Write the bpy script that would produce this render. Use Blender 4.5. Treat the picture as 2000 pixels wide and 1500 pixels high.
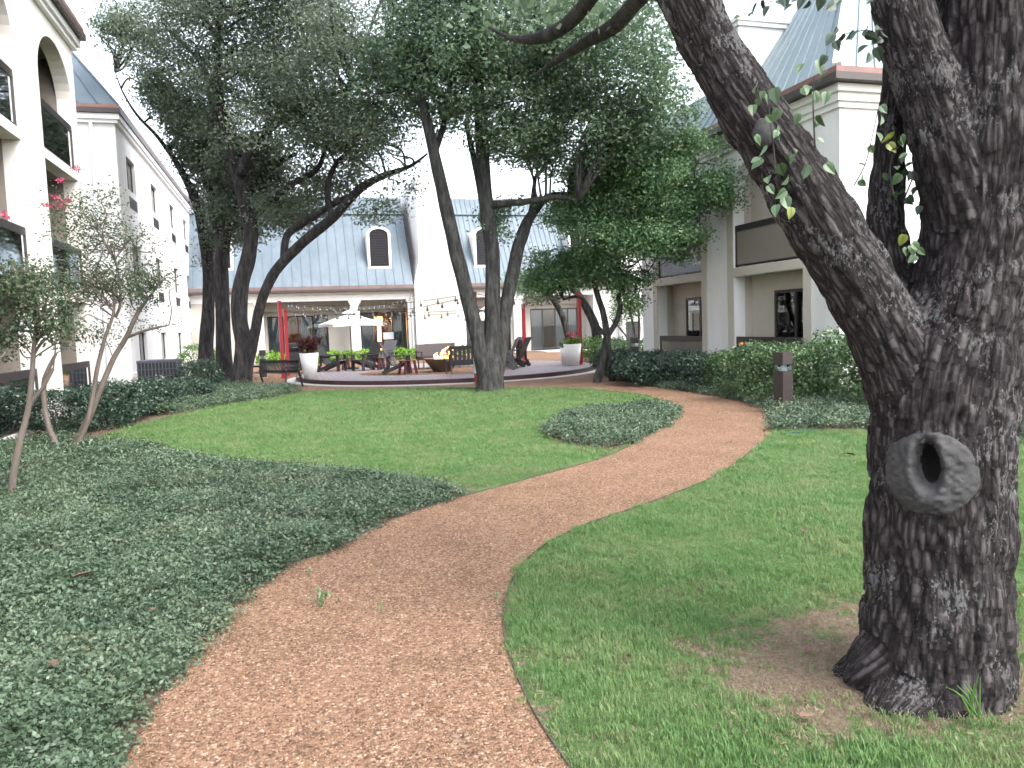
import bpy, bmesh, math, random
import numpy as np
from mathutils import Vector, Matrix, Euler

# ------------------------------------------------------------------ camera, sky, sun, exposure
sc = bpy.context.scene
for o in list(bpy.data.objects): bpy.data.objects.remove(o)
COL = sc.collection
FPX, ROLL = 1500.0, 0.035
PITCH = math.atan(117.3/1500); YAW = math.atan(436.2*math.cos(PITCH)/1500)
CP = np.array([0, 0, 1.6])
F0 = np.array([math.sin(YAW)*math.cos(PITCH), math.cos(YAW)*math.cos(PITCH), -math.sin(PITCH)])
R0 = np.array([math.cos(YAW), -math.sin(YAW), 0.0]); U0 = np.cross(R0, F0)
RV = R0*math.cos(ROLL)-U0*math.sin(ROLL); UV = R0*math.sin(ROLL)+U0*math.cos(ROLL)
cam = bpy.data.cameras.new('camera'); cam.sensor_width = 36; cam.lens = FPX/2000*36
cam.clip_start = 0.05; cam.clip_end = 1500
co = bpy.data.objects.new('camera', cam); COL.objects.link(co)
co.matrix_world = Matrix(((RV[0], UV[0], -F0[0], CP[0]), (RV[1], UV[1], -F0[1], CP[1]), (RV[2], UV[2], -F0[2], CP[2]), (0, 0, 0, 1)))
sc.camera = co

SUN_EL, SUN_AZ = 50.0, 142.0          # compass-like: direction the light comes from, azimuth measured from +Y clockwise
w = bpy.data.worlds.new('World'); sc.world = w; w.use_nodes = True
nt = w.node_tree; nt.nodes.clear()
sky = nt.nodes.new('ShaderNodeTexSky'); sky.sky_type = 'NISHITA'; sky.sun_disc = False
sky.sun_elevation = math.radians(SUN_EL); sky.sun_rotation = math.radians(SUN_AZ)
sky.air_density = 1.0; sky.dust_density = 3.0; sky.ozone_density = 1.0
hs = nt.nodes.new('ShaderNodeHueSaturation'); hs.inputs['Saturation'].default_value = 0.38
bg = nt.nodes.new('ShaderNodeBackground'); bg.inputs['Strength'].default_value = 0.15
wo = nt.nodes.new('ShaderNodeOutputWorld')
nt.links.new(sky.outputs[0], hs.inputs['Color']); nt.links.new(hs.outputs[0], bg.inputs['Color']); nt.links.new(bg.outputs[0], wo.inputs['Surface'])
sl = bpy.data.lights.new('sun', 'SUN'); sl.energy = .6; sl.angle = math.radians(25); sl.color = (1, .96, .9)
so = bpy.data.objects.new('sun', sl); COL.objects.link(so)
el, az = math.radians(SUN_EL), math.radians(SUN_AZ)
sd = Vector((math.sin(az)*math.cos(el), math.cos(az)*math.cos(el), math.sin(el)))
so.rotation_euler = sd.to_track_quat('Z', 'Y').to_euler(); so.location = sd*60
vs = sc.view_settings
sc.display_settings.display_device = 'sRGB'
vs.view_transform = 'Standard'; vs.look = 'None'; vs.exposure = 2.22; vs.gamma = 1; vs.use_curve_mapping = False
sc.cycles.use_denoising = True; sc.cycles.filter_width = 1.6; sc.cycles.max_bounces = 5; sc.cycles.diffuse_bounces = 3; sc.cycles.transparent_max_bounces = 16
sc.cycles.use_adaptive_sampling = True; sc.cycles.adaptive_threshold = 0.03; sc.cycles.caustics_reflective = False; sc.cycles.caustics_refractive = False

# ------------------------------------------------------------------ geometry of the view: true positions in metres
def ray(x, y): return F0+(x-1000)/FPX*RV+(750-y)/FPX*UV
def G(x, y, z=0.0):
    d = ray(x, y); return CP+(z-CP[2])/d[2]*d
def D(x, y, dep): return CP+dep*ray(x, y)
rng = np.random.default_rng(7); random.seed(7)

# ------------------------------------------------------------------ helpers
class MB:
    def __init__(s): s.v = []; s.f = []
    def quad(s, a, b, c, d):
        i = len(s.v); s.v += [tuple(a), tuple(b), tuple(c), tuple(d)]; s.f.append((i, i+1, i+2, i+3)); return s
    def poly(s, pts):
        i = len(s.v); s.v += [tuple(p) for p in pts]; s.f.append(tuple(range(i, i+len(pts)))); return s
    def box(s, x0, x1, y0, y1, z0, z1, T=None):
        i = len(s.v)
        p = [(x0,y0,z0),(x1,y0,z0),(x1,y1,z0),(x0,y1,z0),(x0,y0,z1),(x1,y0,z1),(x1,y1,z1),(x0,y1,z1)]
        s.v += [tuple(T(*q)) for q in p] if T else p
        s.f += [tuple(i+k for k in q) for q in ((0,3,2,1),(4,5,6,7),(0,1,5,4),(1,2,6,5),(2,3,7,6),(3,0,4,7))]; return s
    def beam(s, a, b, w, h, up=(0,0,1)):
        a = Vector(a); b = Vector(b); d = (b-a).normalized(); u = Vector(up)
        sd = d.cross(u)
        if sd.length < 1e-4: sd = d.cross(Vector((1,0,0)))
        sd.normalize(); u = sd.cross(d).normalized(); i = len(s.v)
        for p in (a, b):
            for (p1, p2) in ((-1,-1),(1,-1),(1,1),(-1,1)): s.v.append(tuple(p+sd*(p1*w/2)+u*(p2*h/2)))
        s.f += [tuple(i+k for k in q) for q in ((3,2,1,0),(4,5,6,7),(0,1,5,4),(1,2,6,5),(2,3,7,6),(3,0,4,7))]; return s
    def tube(s, pts, rads, n=8, cap=True):
        pts = [Vector(p) for p in pts]; i0 = len(s.v); ref = Vector((0.3,1,0.2)).normalized(); m = len(pts)
        for k, p in enumerate(pts):
            d = (pts[min(k+1,m-1)]-pts[max(k-1,0)]).normalized()
            a = d.cross(ref)
            if a.length < .05: a = d.cross(Vector((1,0,0)))
            a.normalize(); b = d.cross(a); r = rads[k] if hasattr(rads, '__len__') else rads
            for j in range(n):
                t = 2*math.pi*j/n; s.v.append(tuple(p+a*(r*math.cos(t))+b*(r*math.sin(t))))
        for k in range(m-1):
            for j in range(n):
                a = i0+k*n+j; b = i0+k*n+(j+1)%n; s.f.append((a, b, b+n, a+n))
        if cap:
            s.f.append(tuple(i0+j for j in reversed(range(n)))); s.f.append(tuple(i0+(m-1)*n+j for j in range(n)))
        return s
    def lathe(s, prof, n=24, c=(0,0,0)):
        i0 = len(s.v)
        for (r, z) in prof:
            for j in range(n):
                t = 2*math.pi*j/n; s.v.append((c[0]+r*math.cos(t), c[1]+r*math.sin(t), c[2]+z))
        for k in range(len(prof)-1):
            for j in range(n):
                a = i0+k*n+j; b = i0+k*n+(j+1)%n; s.f.append((a, b, b+n, a+n))
        return s
    def mesh(s, name):
        me = bpy.data.meshes.new(name); me.from_pydata([tuple(float(c) for c in p) for p in s.v], [], s.f); me.update(); return me
    def build(s, name, mat, parent=None, smooth=False, loc=None):
        return link(name, s.mesh(name), mat, parent, smooth, loc)
def link(name, me, mat, parent=None, smooth=False, loc=None):
    if mat is not None and len(me.materials) == 0: me.materials.append(mat)
    if smooth: me.polygons.foreach_set('use_smooth', [True]*len(me.polygons))
    o = bpy.data.objects.new(name, me); COL.objects.link(o)
    if parent is not None:
        o.parent = parent
        if parent.name in WORLD: o.matrix_parent_inverse = Matrix.Translation(-Vector(parent.location))
    if loc is not None: o.location = loc
    return o
WORLD = set()      # things whose parts are given in world coordinates
def tag(o, label, cat, group=None, kind=None):
    if label: o['label'] = label
    if cat: o['category'] = cat
    if group: o['group'] = group
    if kind: o['kind'] = kind
    return o
def struct(o, label=None):
    o['kind'] = 'structure'
    if label: o['label'] = label
    return o
def thing(name, label, cat, loc=(0,0,0), rz=0, group=None, world=False):
    o = bpy.data.objects.new(name, None); COL.objects.link(o); o.empty_display_size = .1
    o.location = tuple(float(c) for c in loc); o.rotation_euler = (0, 0, rz)
    if world: WORLD.add(o.name)
    return tag(o, label, cat, group)
def copy_tree(o, parent=None):
    c = o.copy(); COL.objects.link(c); c.parent = parent
    for ch in o.children: copy_tree(ch, c)
    return c
def catmull(pts, n=8, closed=False):
    P = [np.array(p, float) for p in pts]; out = []; m = len(P)
    rngk = range(m if closed else m-1)
    for k in rngk:
        if closed: a, b, c, d = P[(k-1)%m], P[k], P[(k+1)%m], P[(k+2)%m]
        else: a, b, c, d = P[max(k-1,0)], P[k], P[k+1], P[min(k+2,m-1)]
        for j in range(n):
            t = j/n
            out.append(.5*((2*b)+(c-a)*t+(2*a-5*b+4*c-d)*t*t+(3*b-a-3*c+d)*t**3))
    if not closed: out.append(P[-1])
    return out
def hash3(i, j, k, seed):
    h = (i*374761393+j*668265263+k*2147483647+seed*974711) & 0xffffffff
    h = ((h ^ (h >> 13))*1274126177) & 0xffffffff
    h = (h ^ (h >> 16)) & 0xffffff
    return h/float(0xffffff)
def vnoise(P, seed=0):
    P = np.asarray(P, float); F = np.floor(P); f = P-F; I = F.astype(np.int64); f = f*f*(3-2*f); r = 0
    for a in (0, 1):
        for b in (0, 1):
            for c in (0, 1):
                wt = (f[...,0] if a else 1-f[...,0])*(f[...,1] if b else 1-f[...,1])*(f[...,2] if c else 1-f[...,2])
                r = r+wt*hash3(I[...,0]+a, I[...,1]+b, I[...,2]+c, seed)
    return r
def inside(poly, x, y):
    x = np.asarray(x); y = np.asarray(y); r = np.zeros(x.shape, bool); n = len(poly); j = n-1
    for i in range(n):
        xi, yi = poly[i][0], poly[i][1]; xj, yj = poly[j][0], poly[j][1]
        if yi != yj:
            c = ((yi > y) != (yj > y)) & (x < (xj-xi)*(y-yi)/(yj-yi)+xi); r ^= c
        j = i
    return r
def edge_dist(line, x, y):
    best = np.full(x.shape, 1e9)
    for a, b in zip(line[:-1], line[1:]):
        dx, dy = b[0]-a[0], b[1]-a[1]; L = dx*dx+dy*dy+1e-9
        t = np.clip(((x-a[0])*dx+(y-a[1])*dy)/L, 0, 1)
        best = np.minimum(best, np.hypot(x-a[0]-t*dx, y-a[1]-t*dy))
    return best

# ------------------------------------------------------------------ materials
def newmat(name):
    m = bpy.data.materials.new(name); m.use_nodes = True; n = m.node_tree
    b = n.nodes['Principled BSDF']; return m, n, b
def N(n, t, **kw):
    x = n.nodes.new(t)
    for k, v in kw.items(): setattr(x, k, v)
    return x
def setin(x, **kw):
    for k, v in kw.items(): x.inputs[k.replace('_', ' ')].default_value = v
def rgba(c): return (c[0], c[1], c[2], 1)
def mat(name, c, rough=.6, c2=None, vs_=3.0, bump=None, metal=0.0, spec=.5, stretch=(1,1,1), lo=.35, hi=.65, detail=6.0):
    m, n, b = newmat(name); setin(b, Roughness=rough, Metallic=metal, Specular_IOR_Level=spec); b.inputs['Base Color'].default_value = rgba(c)
    if c2 is not None or bump:
        tc = N(n, 'ShaderNodeTexCoord'); mp = N(n, 'ShaderNodeMapping'); mp.inputs['Scale'].default_value = stretch
        n.links.new(tc.outputs['Object'], mp.inputs[0])
    if c2 is not None:
        t = N(n, 'ShaderNodeTexNoise'); setin(t, Scale=vs_, Detail=detail, Roughness=.65); n.links.new(mp.outputs[0], t.inputs['Vector'])
        r = N(n, 'ShaderNodeValToRGB'); r.color_ramp.elements[0].position = lo; r.color_ramp.elements[1].position = hi
        r.color_ramp.elements[0].color = rgba(c); r.color_ramp.elements[1].color = rgba(c2)
        n.links.new(t.outputs[0], r.inputs[0]); n.links.new(r.outputs[0], b.inputs['Base Color'])
    if bump:
        t = N(n, 'ShaderNodeTexNoise'); setin(t, Scale=bump[0], Detail=8, Roughness=.7); n.links.new(mp.outputs[0], t.inputs['Vector'])
        bp = N(n, 'ShaderNodeBump'); setin(bp, Strength=bump[1], Distance=bump[2]); n.links.new(t.outputs[0], bp.inputs['Height']); n.links.new(bp.outputs[0], b.inputs['Normal'])
    return m
def leafmat(name, cols, trans=.25, rough=.45, inst=False, spec=.4, clump=1.6):
    m, n, b = newmat(name); g = N(n, 'ShaderNodeNewGeometry'); r = N(n, 'ShaderNodeValToRGB')
    e = r.color_ramp.elements; e[0].color = rgba(cols[0]); e[1].color = rgba(cols[-1])
    for k in range(1, len(cols)-1):
        x = e.new(k/(len(cols)-1)); x.color = rgba(cols[k])
    src = g.outputs['Random Per Island']
    if inst:
        oi = N(n, 'ShaderNodeObjectInfo'); mx = N(n, 'ShaderNodeMath', operation='MULTIPLY_ADD'); mx.inputs[1].default_value = .55
        m2 = N(n, 'ShaderNodeMath', operation='MULTIPLY'); m2.inputs[1].default_value = .45
        n.links.new(oi.outputs['Random'], m2.inputs[0]); n.links.new(src, mx.inputs[0]); n.links.new(m2.outputs[0], mx.inputs[2]); src = mx.outputs[0]
    nz = N(n, 'ShaderNodeTexNoise'); setin(nz, Scale=clump, Detail=3, Roughness=.6); n.links.new(g.outputs['Position'], nz.inputs['Vector'])
    sc_ = N(n, 'ShaderNodeMath', operation='MULTIPLY_ADD'); sc_.inputs[1].default_value = 1.3; sc_.inputs[2].default_value = -.42; n.links.new(nz.outputs[0], sc_.inputs[0])
    sm = N(n, 'ShaderNodeMath', operation='MULTIPLY_ADD'); sm.inputs[1].default_value = .72; sm.use_clamp = True; n.links.new(src, sm.inputs[0]); n.links.new(sc_.outputs[0], sm.inputs[2]); src = sm.outputs[0]
    n.links.new(src, r.inputs[0]); n.links.new(r.outputs[0], b.inputs['Base Color']); setin(b, Roughness=rough, Specular_IOR_Level=spec)
    t = N(n, 'ShaderNodeBsdfTranslucent'); n.links.new(r.outputs[0], t.inputs['Color'])
    mix = N(n, 'ShaderNodeMixShader'); mix.inputs[0].default_value = trans
    out = n.nodes['Material Output']; n.links.new(b.outputs[0], mix.inputs[1]); n.links.new(t.outputs[0], mix.inputs[2]); n.links.new(mix.outputs[0], out.inputs['Surface'])
    return m
def glassmat(name, tint=(.75,.8,.82), refl=.12, rough=.02, opac=.0, body=(.05,.05,.05)):
    m, n, b = newmat(name); n.nodes.remove(b); out = n.nodes['Material Output']
    tr = N(n, 'ShaderNodeBsdfTransparent'); tr.inputs[0].default_value = rgba(tint)
    gl = N(n, 'ShaderNodeBsdfGlossy'); setin(gl, Roughness=rough); gl.inputs['Color'].default_value = (.9,.92,.95,1)
    df = N(n, 'ShaderNodeBsdfDiffuse'); df.inputs['Color'].default_value = rgba(body)
    fr = N(n, 'ShaderNodeFresnel'); fr.inputs['IOR'].default_value = 1.5
    ad = N(n, 'ShaderNodeMath', operation='ADD'); ad.inputs[1].default_value = refl; ad.use_clamp = True; n.links.new(fr.outputs[0], ad.inputs[0])
    m1 = N(n, 'ShaderNodeMixShader'); m1.inputs[0].default_value = opac; n.links.new(tr.outputs[0], m1.inputs[1]); n.links.new(df.outputs[0], m1.inputs[2])
    m2 = N(n, 'ShaderNodeMixShader'); n.links.new(ad.outputs[0], m2.inputs[0]); n.links.new(m1.outputs[0], m2.inputs[1]); n.links.new(gl.outputs[0], m2.inputs[2])
    n.links.new(m2.outputs[0], out.inputs['Surface']); return m
def emit(name, c, s):
    m, n, b = newmat(name); b.inputs['Base Color'].default_value = rgba(c); b.inputs['Emission Color'].default_value = rgba(c); b.inputs['Emission Strength'].default_value = s; return m
M = {}
M['soil'] = mat('soil', (.07,.05,.035), .95, (.13,.10,.07), 2.5, (30,.6,.03))
M['mulch'] = mat('mulch', (.08,.055,.035), .95, (.17,.12,.08), 9, (60,.8,.03))
M['stucco'] = mat('stucco', (.60,.565,.53), .85, (.72,.69,.66), 1.3, (90,.25,.01), stretch=(1,1,.25), lo=.3, hi=.6)
M['stucco_white'] = mat('stucco_white', (.68,.67,.655), .8, (.80,.79,.78), 1.2, (80,.2,.01), stretch=(1,1,.22), lo=.3, hi=.58)
M['stucco_tan'] = mat('stucco_tan', (.47,.42,.36), .85, (.54,.49,.43), .7, (90,.25,.01))
M['cream'] = mat('cream', (0.4087,0.3846,0.3443), .8, (0.4519,0.4278,0.3875), .6, (70,.2,.01))
M['recess'] = mat('recess_shaded', (.17,.145,.125), .85, (.21,.18,.155), .8, (90,.2,.01))  # brownish recess walls, with the shade inside them painted into the colour
M['trim_white'] = mat('trim_white', (.80,.80,.80), .5)
M['bronze'] = mat('dark_bronze', (.022,.019,.02), .45)
M['copper'] = mat('copper_trim', (.26,.125,.095), .55, (.19,.10,.085), 2)
M['copper_dull'] = mat('copper_trim_weathered', (.14,.10,.095), .6, (.19,.13,.12), 2)
M['gutter'] = mat('gutter_brown', (.055,.045,.042), .5)
M['roof'] = mat('roof_metal', (0.0760,0.1078,0.1366), .5, (0.1152,0.1499,0.1787), .9, (3,.12,.05), .15, stretch=(1,1,.35))
M['roof_pale'] = mat('roof_metal_pale', (0.1754,0.2366,0.2595), .5, (0.2343,0.2879,0.3108), .9, (3,.12,.05), .15, stretch=(1,1,.35))
M['glass'] = glassmat('window_glass', refl=.04)
M['glass_bal'] = glassmat('balcony_glass', (.55,.50,.46), .04, .04, .7, (.34,.30,.26))
M['winglass'] = mat('guestroom_glass', (.035,.04,.05), .04, spec=.9)
M['curtain'] = mat('curtain', (.52,.55,.56), .9, (.40,.43,.45), 8, None, stretch=(8,8,.1))
M['dark'] = mat('dark_interior', (.03,.028,.028), .9)
M['wood_wall'] = mat('wood_wall', (.20,.085,.035), .5, (.11,.045,.02), 4, None, stretch=(1,1,.2))
M['louver'] = mat('louver_dark', (.03,.028,.035), .6)
M['concrete'] = mat('concrete', (.42,.41,.39), .85, (.50,.48,.46), 3, (50,.3,.01))
M['fascia'] = mat('deck_fascia', (.055,.018,.02), .55, (.035,.012,.014), 2)
M['plank'] = mat('deck_plank', (.28,.245,.255), .6, (.20,.17,.18), 3, (30,.2,.005), stretch=(6,.6,1))
M['red'] = mat('red_steel', (.30,.012,.022), .4)
M['black'] = mat('black_metal', (.012,.012,.013), .42)
M['charcoal'] = mat('charcoal_plastic', (.028,.026,.028), .5)
M['greyplas'] = mat('grey_plastic', (.11,.11,.12), .45)
M['maroon'] = mat('maroon_plastic', (.085,.012,.016), .5)
M['planter'] = mat('white_planter', (.80,.79,.77), .4)
M['canvas'] = mat('canvas', (.82,.82,.80), .9)
M['greybox'] = mat('grey_box', (.38,.40,.42), .5)
M['bowl'] = mat('fire_bowl', (.16,.115,.085), .6, (.10,.075,.06), 6)
M['flame'] = emit('flame', (1,.22,.04), 6)
M['lamp'] = emit('lamp_shade', (1,.50,.16), 3.5)
M['lens'] = mat('bollard_lens', (.75,.78,.8), .15)
M['bollard'] = mat('bollard_bronze', (.035,.026,.026), .5, (.045,.033,.032), 8)
M['ac'] = mat('condenser_blue_grey', (.055,.065,.085), .5)
M['edging'] = mat('edging_steel', (.06,.048,.04), .8)
M['cable'] = mat('cable', (.02,.02,.02), .6)
M['bulb'] = mat('bulb_glass', (.13,.13,.13), .2)
M['paper'] = mat('poster', (.75,.77,.80), .6)
def barkmat(name, a, b_, c, lich=.0):
    m, n, b = newmat(name); at = N(n, 'ShaderNodeAttribute'); at.attribute_name = 'bark'
    mp = N(n, 'ShaderNodeMapping'); mp.inputs['Scale'].default_value = (1, 1, .24); n.links.new(at.outputs['Vector'], mp.inputs[0])
    dn_ = N(n, 'ShaderNodeTexNoise'); setin(dn_, Scale=30, Detail=3); n.links.new(mp.outputs[0], dn_.inputs['Vector'])
    va = N(n, 'ShaderNodeVectorMath', operation='MULTIPLY_ADD'); va.inputs[1].default_value = (.022,.022,.022); n.links.new(dn_.outputs['Color'], va.inputs[0]); n.links.new(mp.outputs[0], va.inputs[2])
    vo = N(n, 'ShaderNodeTexVoronoi', feature='DISTANCE_TO_EDGE'); setin(vo, Scale=36); n.links.new(va.outputs[0], vo.inputs['Vector'])
    fn = N(n, 'ShaderNodeTexNoise'); setin(fn, Scale=75, Detail=8, Roughness=.75); n.links.new(mp.outputs[0], fn.inputs['Vector'])
    sm_ = N(n, 'ShaderNodeMath', operation='MULTIPLY'); sm_.inputs[1].default_value = 1.6; sm_.use_clamp = True; n.links.new(vo.outputs['Distance'], sm_.inputs[0])
    t = N(n, 'ShaderNodeMath', operation='MULTIPLY_ADD'); t.inputs[1].default_value = .65; n.links.new(sm_.outputs[0], t.inputs[0])
    f2_ = N(n, 'ShaderNodeMath', operation='MULTIPLY'); f2_.inputs[1].default_value = .62; n.links.new(fn.outputs[0], f2_.inputs[0]); n.links.new(f2_.outputs[0], t.inputs[2])
    r = N(n, 'ShaderNodeValToRGB'); e = r.color_ramp.elements; e[0].position = .30; e[1].position = .72; e[0].color = rgba(a); e[1].color = rgba(c)
    x = e.new(.5); x.color = rgba(b_); n.links.new(t.outputs[0], r.inputs[0])
    tc = N(n, 'ShaderNodeTexCoord'); col = r.outputs[0]
    if lich:
        t2 = N(n, 'ShaderNodeTexNoise'); setin(t2, Scale=3.3, Detail=3, Roughness=.6); n.links.new(tc.outputs['Object'], t2.inputs['Vector'])
        mp2 = N(n, 'ShaderNodeMapping'); mp2.inputs['Scale'].default_value = (1, 1, .5); 
        n.links.new(tc.outputs['Object'], mp2.inputs[0]); t3 = N(n, 'ShaderNodeTexNoise'); setin(t3, Scale=75, Detail=5, Roughness=.7); n.links.new(mp2.outputs[0], t3.inputs['Vector'])
        ml = N(n, 'ShaderNodeMath', operation='MULTIPLY_ADD'); ml.inputs[1].default_value = .9; n.links.new(t2.outputs[0], ml.inputs[0]); n.links.new(t3.outputs[0], ml.inputs[2])
        r2 = N(n, 'ShaderNodeValToRGB'); r2.color_ramp.elements[0].position = 1.06; r2.color_ramp.elements[1].position = 1.12
        sb = N(n, 'ShaderNodeMath', operation='SUBTRACT'); sb.inputs[1].default_value = .1; n.links.new(ml.outputs[0], sb.inputs[0])
        r2.color_ramp.elements[0].position = .985; r2.color_ramp.elements[1].position = 1.0
        n.links.new(sb.outputs[0], r2.inputs[0])
        mx = N(n, 'ShaderNodeMix', data_type='RGBA'); n.links.new(r2.outputs[0], mx.inputs[0]); n.links.new(col, mx.inputs[6]); mx.inputs[7].default_value = rgba((.12,.12,.12)); col = mx.outputs[2]
    n.links.new(col, b.inputs['Base Color']); setin(b, Roughness=.85, Specular_IOR_Level=.25)
    bp = N(n, 'ShaderNodeBump'); setin(bp, Strength=1.0, Distance=.02); n.links.new(t.outputs[0], bp.inputs['Height']); n.links.new(bp.outputs[0], b.inputs['Normal'])
    return m
M['bark_big'] = barkmat('bark_big', (0.0084,0.0056,0.0064), (0.0353,0.0287,0.0301), (0.0996,0.0876,0.0890), 1)
M['bark'] = mat('bark_oak', (0.0108,0.0099,0.0108), .9, (0.0648,0.0558,0.0540), 11, (26,1.0,.05), stretch=(1,1,.22), lo=.42, hi=.66)
M['bark_grey'] = mat('bark_grey', (0.0162,0.0162,0.0155), .9, (0.0783,0.0756,0.0702), 12, (28,1.0,.04), stretch=(1,1,.22), lo=.40, hi=.66)
M['bark_myrtle'] = mat('bark_myrtle', (0.0900,0.0690,0.0570), .7, (0.1440,0.1200,0.1020), 7, (14,.3,.01), stretch=(1,1,.25))
M['callus'] = mat('callus_wood', (0.0278,0.0262,0.0278), .75, (0.0523,0.0507,0.0523), 22, (60,.7,.008))
M['hollow'] = mat('hollow_wood', (.012,.010,.009), .95)
M['leaf_oak'] = leafmat('leaf_oak', [(0.0536,0.0824,0.0536), (0.0992,0.1402,0.0888), (0.1542,0.1952,0.1336), (0.2365,0.2778,0.2057)], .38, .45)
M['leaf_elm'] = leafmat('leaf_elm', [(0.0554,0.1005,0.0616), (0.0968,0.1616,0.0968), (0.1534,0.2343,0.1453), (0.2694,0.3504,0.2129)], .38, .42)
M['leaf_small'] = leafmat('leaf_small', [(0.0456,0.1032,0.0523), (0.0836,0.1693,0.0802), (0.1391,0.2462,0.1226), (0.2855,0.4011,0.1866)], .38, .42)
M['leaf_bright'] = leafmat('leaf_bright', [(.06,.13,.03), (.10,.21,.05), (.17,.30,.08)], .3, .5)
M['leaf_hosta'] = leafmat('leaf_hosta', [(.11,.24,.03), (.20,.38,.05), (.30,.48,.09)], .3, .5)
M['leaf_hedge'] = leafmat('leaf_hedge', [(0.0216,0.0493,0.0216), (0.0430,0.0882,0.0354), (0.0735,0.1363,0.0521), (0.1459,0.2213,0.0957)], .2, .35, spec=.5)
M['leaf_hedge2'] = leafmat('leaf_hedge_dark', [(0.0197,0.0395,0.0281), (0.0358,0.0682,0.0442), (0.0642,0.1064,0.0712)], .2, .35, spec=.5)
M['leaf_myrtle'] = leafmat('leaf_myrtle', [(0.0322,0.0509,0.0322), (0.0509,0.0821,0.0446), (0.0797,0.1234,0.0610), (0.1094,0.0970,0.0720)], .25, .5)
M['leaf_burg'] = leafmat('leaf_burgundy', [(.05,.010,.016), (.10,.02,.03), (.12,.06,.04)], .2, .5)
M['petal'] = leafmat('petal_pink', [(.45,.07,.14), (.58,.15,.22)], .3, .6)
M['petal_red'] = leafmat('petal_red', [(.35,.01,.04), (.48,.03,.08)], .3, .6)
M['leaf_pear'] = mat('leaf_pear', (.055,.10,.045), .45, (.09,.15,.07), 20)
M['leaf_pear_dark'] = mat('leaf_pear_dark', (.025,.045,.03), .45, (.04,.07,.04), 20)
M['leaf_yellow'] = mat('leaf_yellow', (.20,.22,.04), .5, (.14,.18,.04), 20)
M['leaf_dead'] = mat('leaf_dead', (.16,.085,.06), .8, (.09,.05,.04), 20)
M['jasmine'] = leafmat('jasmine_leaf', [(0.0245,0.0428,0.0257), (0.0513,0.0857,0.0490), (0.0804,0.1263,0.0735), (0.1119,0.1646,0.1039), (0.1565,0.1794,0.1049)], .2, .42, inst=True, spec=.45)
M['grass'] = leafmat('grass_blade', [(0.0792,0.1650,0.0495), (0.1078,0.2145,0.0660), (0.1430,0.2585,0.0880), (0.2420,0.2860,0.1320)], .3, .5, inst=True)
M['straw'] = leafmat('straw', [(.20,.15,.10), (.30,.24,.16), (.16,.11,.08)], .15, .7, inst=True)
M['pebble'] = leafmat('pebble', [(.085,.048,.033), (.168,.098,.062), (.212,.128,.083), (.32,.215,.15), (.14,.092,.066)], 0, .85, inst=True, spec=.2)

def lawnmat():
    m, n, b = newmat('lawn'); tc = N(n, 'ShaderNodeTexCoord')
    t = N(n, 'ShaderNodeTexNoise'); setin(t, Scale=.9, Detail=5, Roughness=.6); n.links.new(tc.outputs['Object'], t.inputs['Vector'])
    t2 = N(n, 'ShaderNodeTexNoise'); setin(t2, Scale=70, Detail=5, Roughness=.7); n.links.new(tc.outputs['Object'], t2.inputs['Vector'])
    r = N(n, 'ShaderNodeValToRGB'); e = r.color_ramp.elements; e[0].position = .3; e[1].position = .72; e[0].color = (.075,.140,.046,1); e[1].color = (.115,.195,.070,1)
    r2 = N(n, 'ShaderNodeValToRGB'); e = r2.color_ramp.elements; e[0].position = .3; e[1].position = .7; e[0].color = (.45,.45,.45,1); e[1].color = (1.35,1.3,1.2,1)
    n.links.new(t.outputs[0], r.inputs[0]); n.links.new(t2.outputs[0], r2.inputs[0])
    mx = N(n, 'ShaderNodeMix', data_type='RGBA', blend_type='MULTIPLY'); mx.inputs[0].default_value = 1; n.links.new(r.outputs[0], mx.inputs[6]); n.links.new(r2.outputs[0], mx.inputs[7])
    # worn, strawy patches follow the vertex attribute 'dry'
    at = N(n, 'ShaderNodeAttribute'); at.attribute_name = 'dry'
    t3 = N(n, 'ShaderNodeTexNoise'); setin(t3, Scale=5, Detail=6, Roughness=.7); n.links.new(tc.outputs['Object'], t3.inputs['Vector'])
    ad = N(n, 'ShaderNodeMath', operation='ADD'); n.links.new(at.outputs['Fac'], ad.inputs[0]); ma = N(n, 'ShaderNodeMath', operation='MULTIPLY_ADD'); ma.inputs[1].default_value = 2.6; ma.inputs[2].default_value = -.85; n.links.new(t3.outputs[0], ma.inputs[0]); n.links.new(ma.outputs[0], ad.inputs[1])
    rr = N(n, 'ShaderNodeValToRGB'); rr.color_ramp.elements[0].position = .78; rr.color_ramp.elements[1].position = .98
    n.links.new(ad.outputs[0], rr.inputs[0])
    r4 = N(n, 'ShaderNodeValToRGB'); r4.color_ramp.elements[0].color = (.10,.072,.052,1); r4.color_ramp.elements[1].color = (.27,.21,.15,1); r4.color_ramp.elements[0].position=.3; r4.color_ramp.elements[1].position=.7
    n.links.new(t2.outputs[0], r4.inputs[0])
    mx2 = N(n, 'ShaderNodeMix', data_type='RGBA'); n.links.new(rr.outputs[0], mx2.inputs[0]); n.links.new(mx.outputs[2], mx2.inputs[6]); n.links.new(r4.outputs[0], mx2.inputs[7])
    n.links.new(mx2.outputs[2], b.inputs['Base Color']); setin(b, Roughness=.9, Specular_IOR_Level=.2)
    bp = N(n, 'ShaderNodeBump'); setin(bp, Strength=.9, Distance=.03); n.links.new(t2.outputs[0], bp.inputs['Height']); n.links.new(bp.outputs[0], b.inputs['Normal'])
    return m
M['lawn'] = lawnmat()
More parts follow.
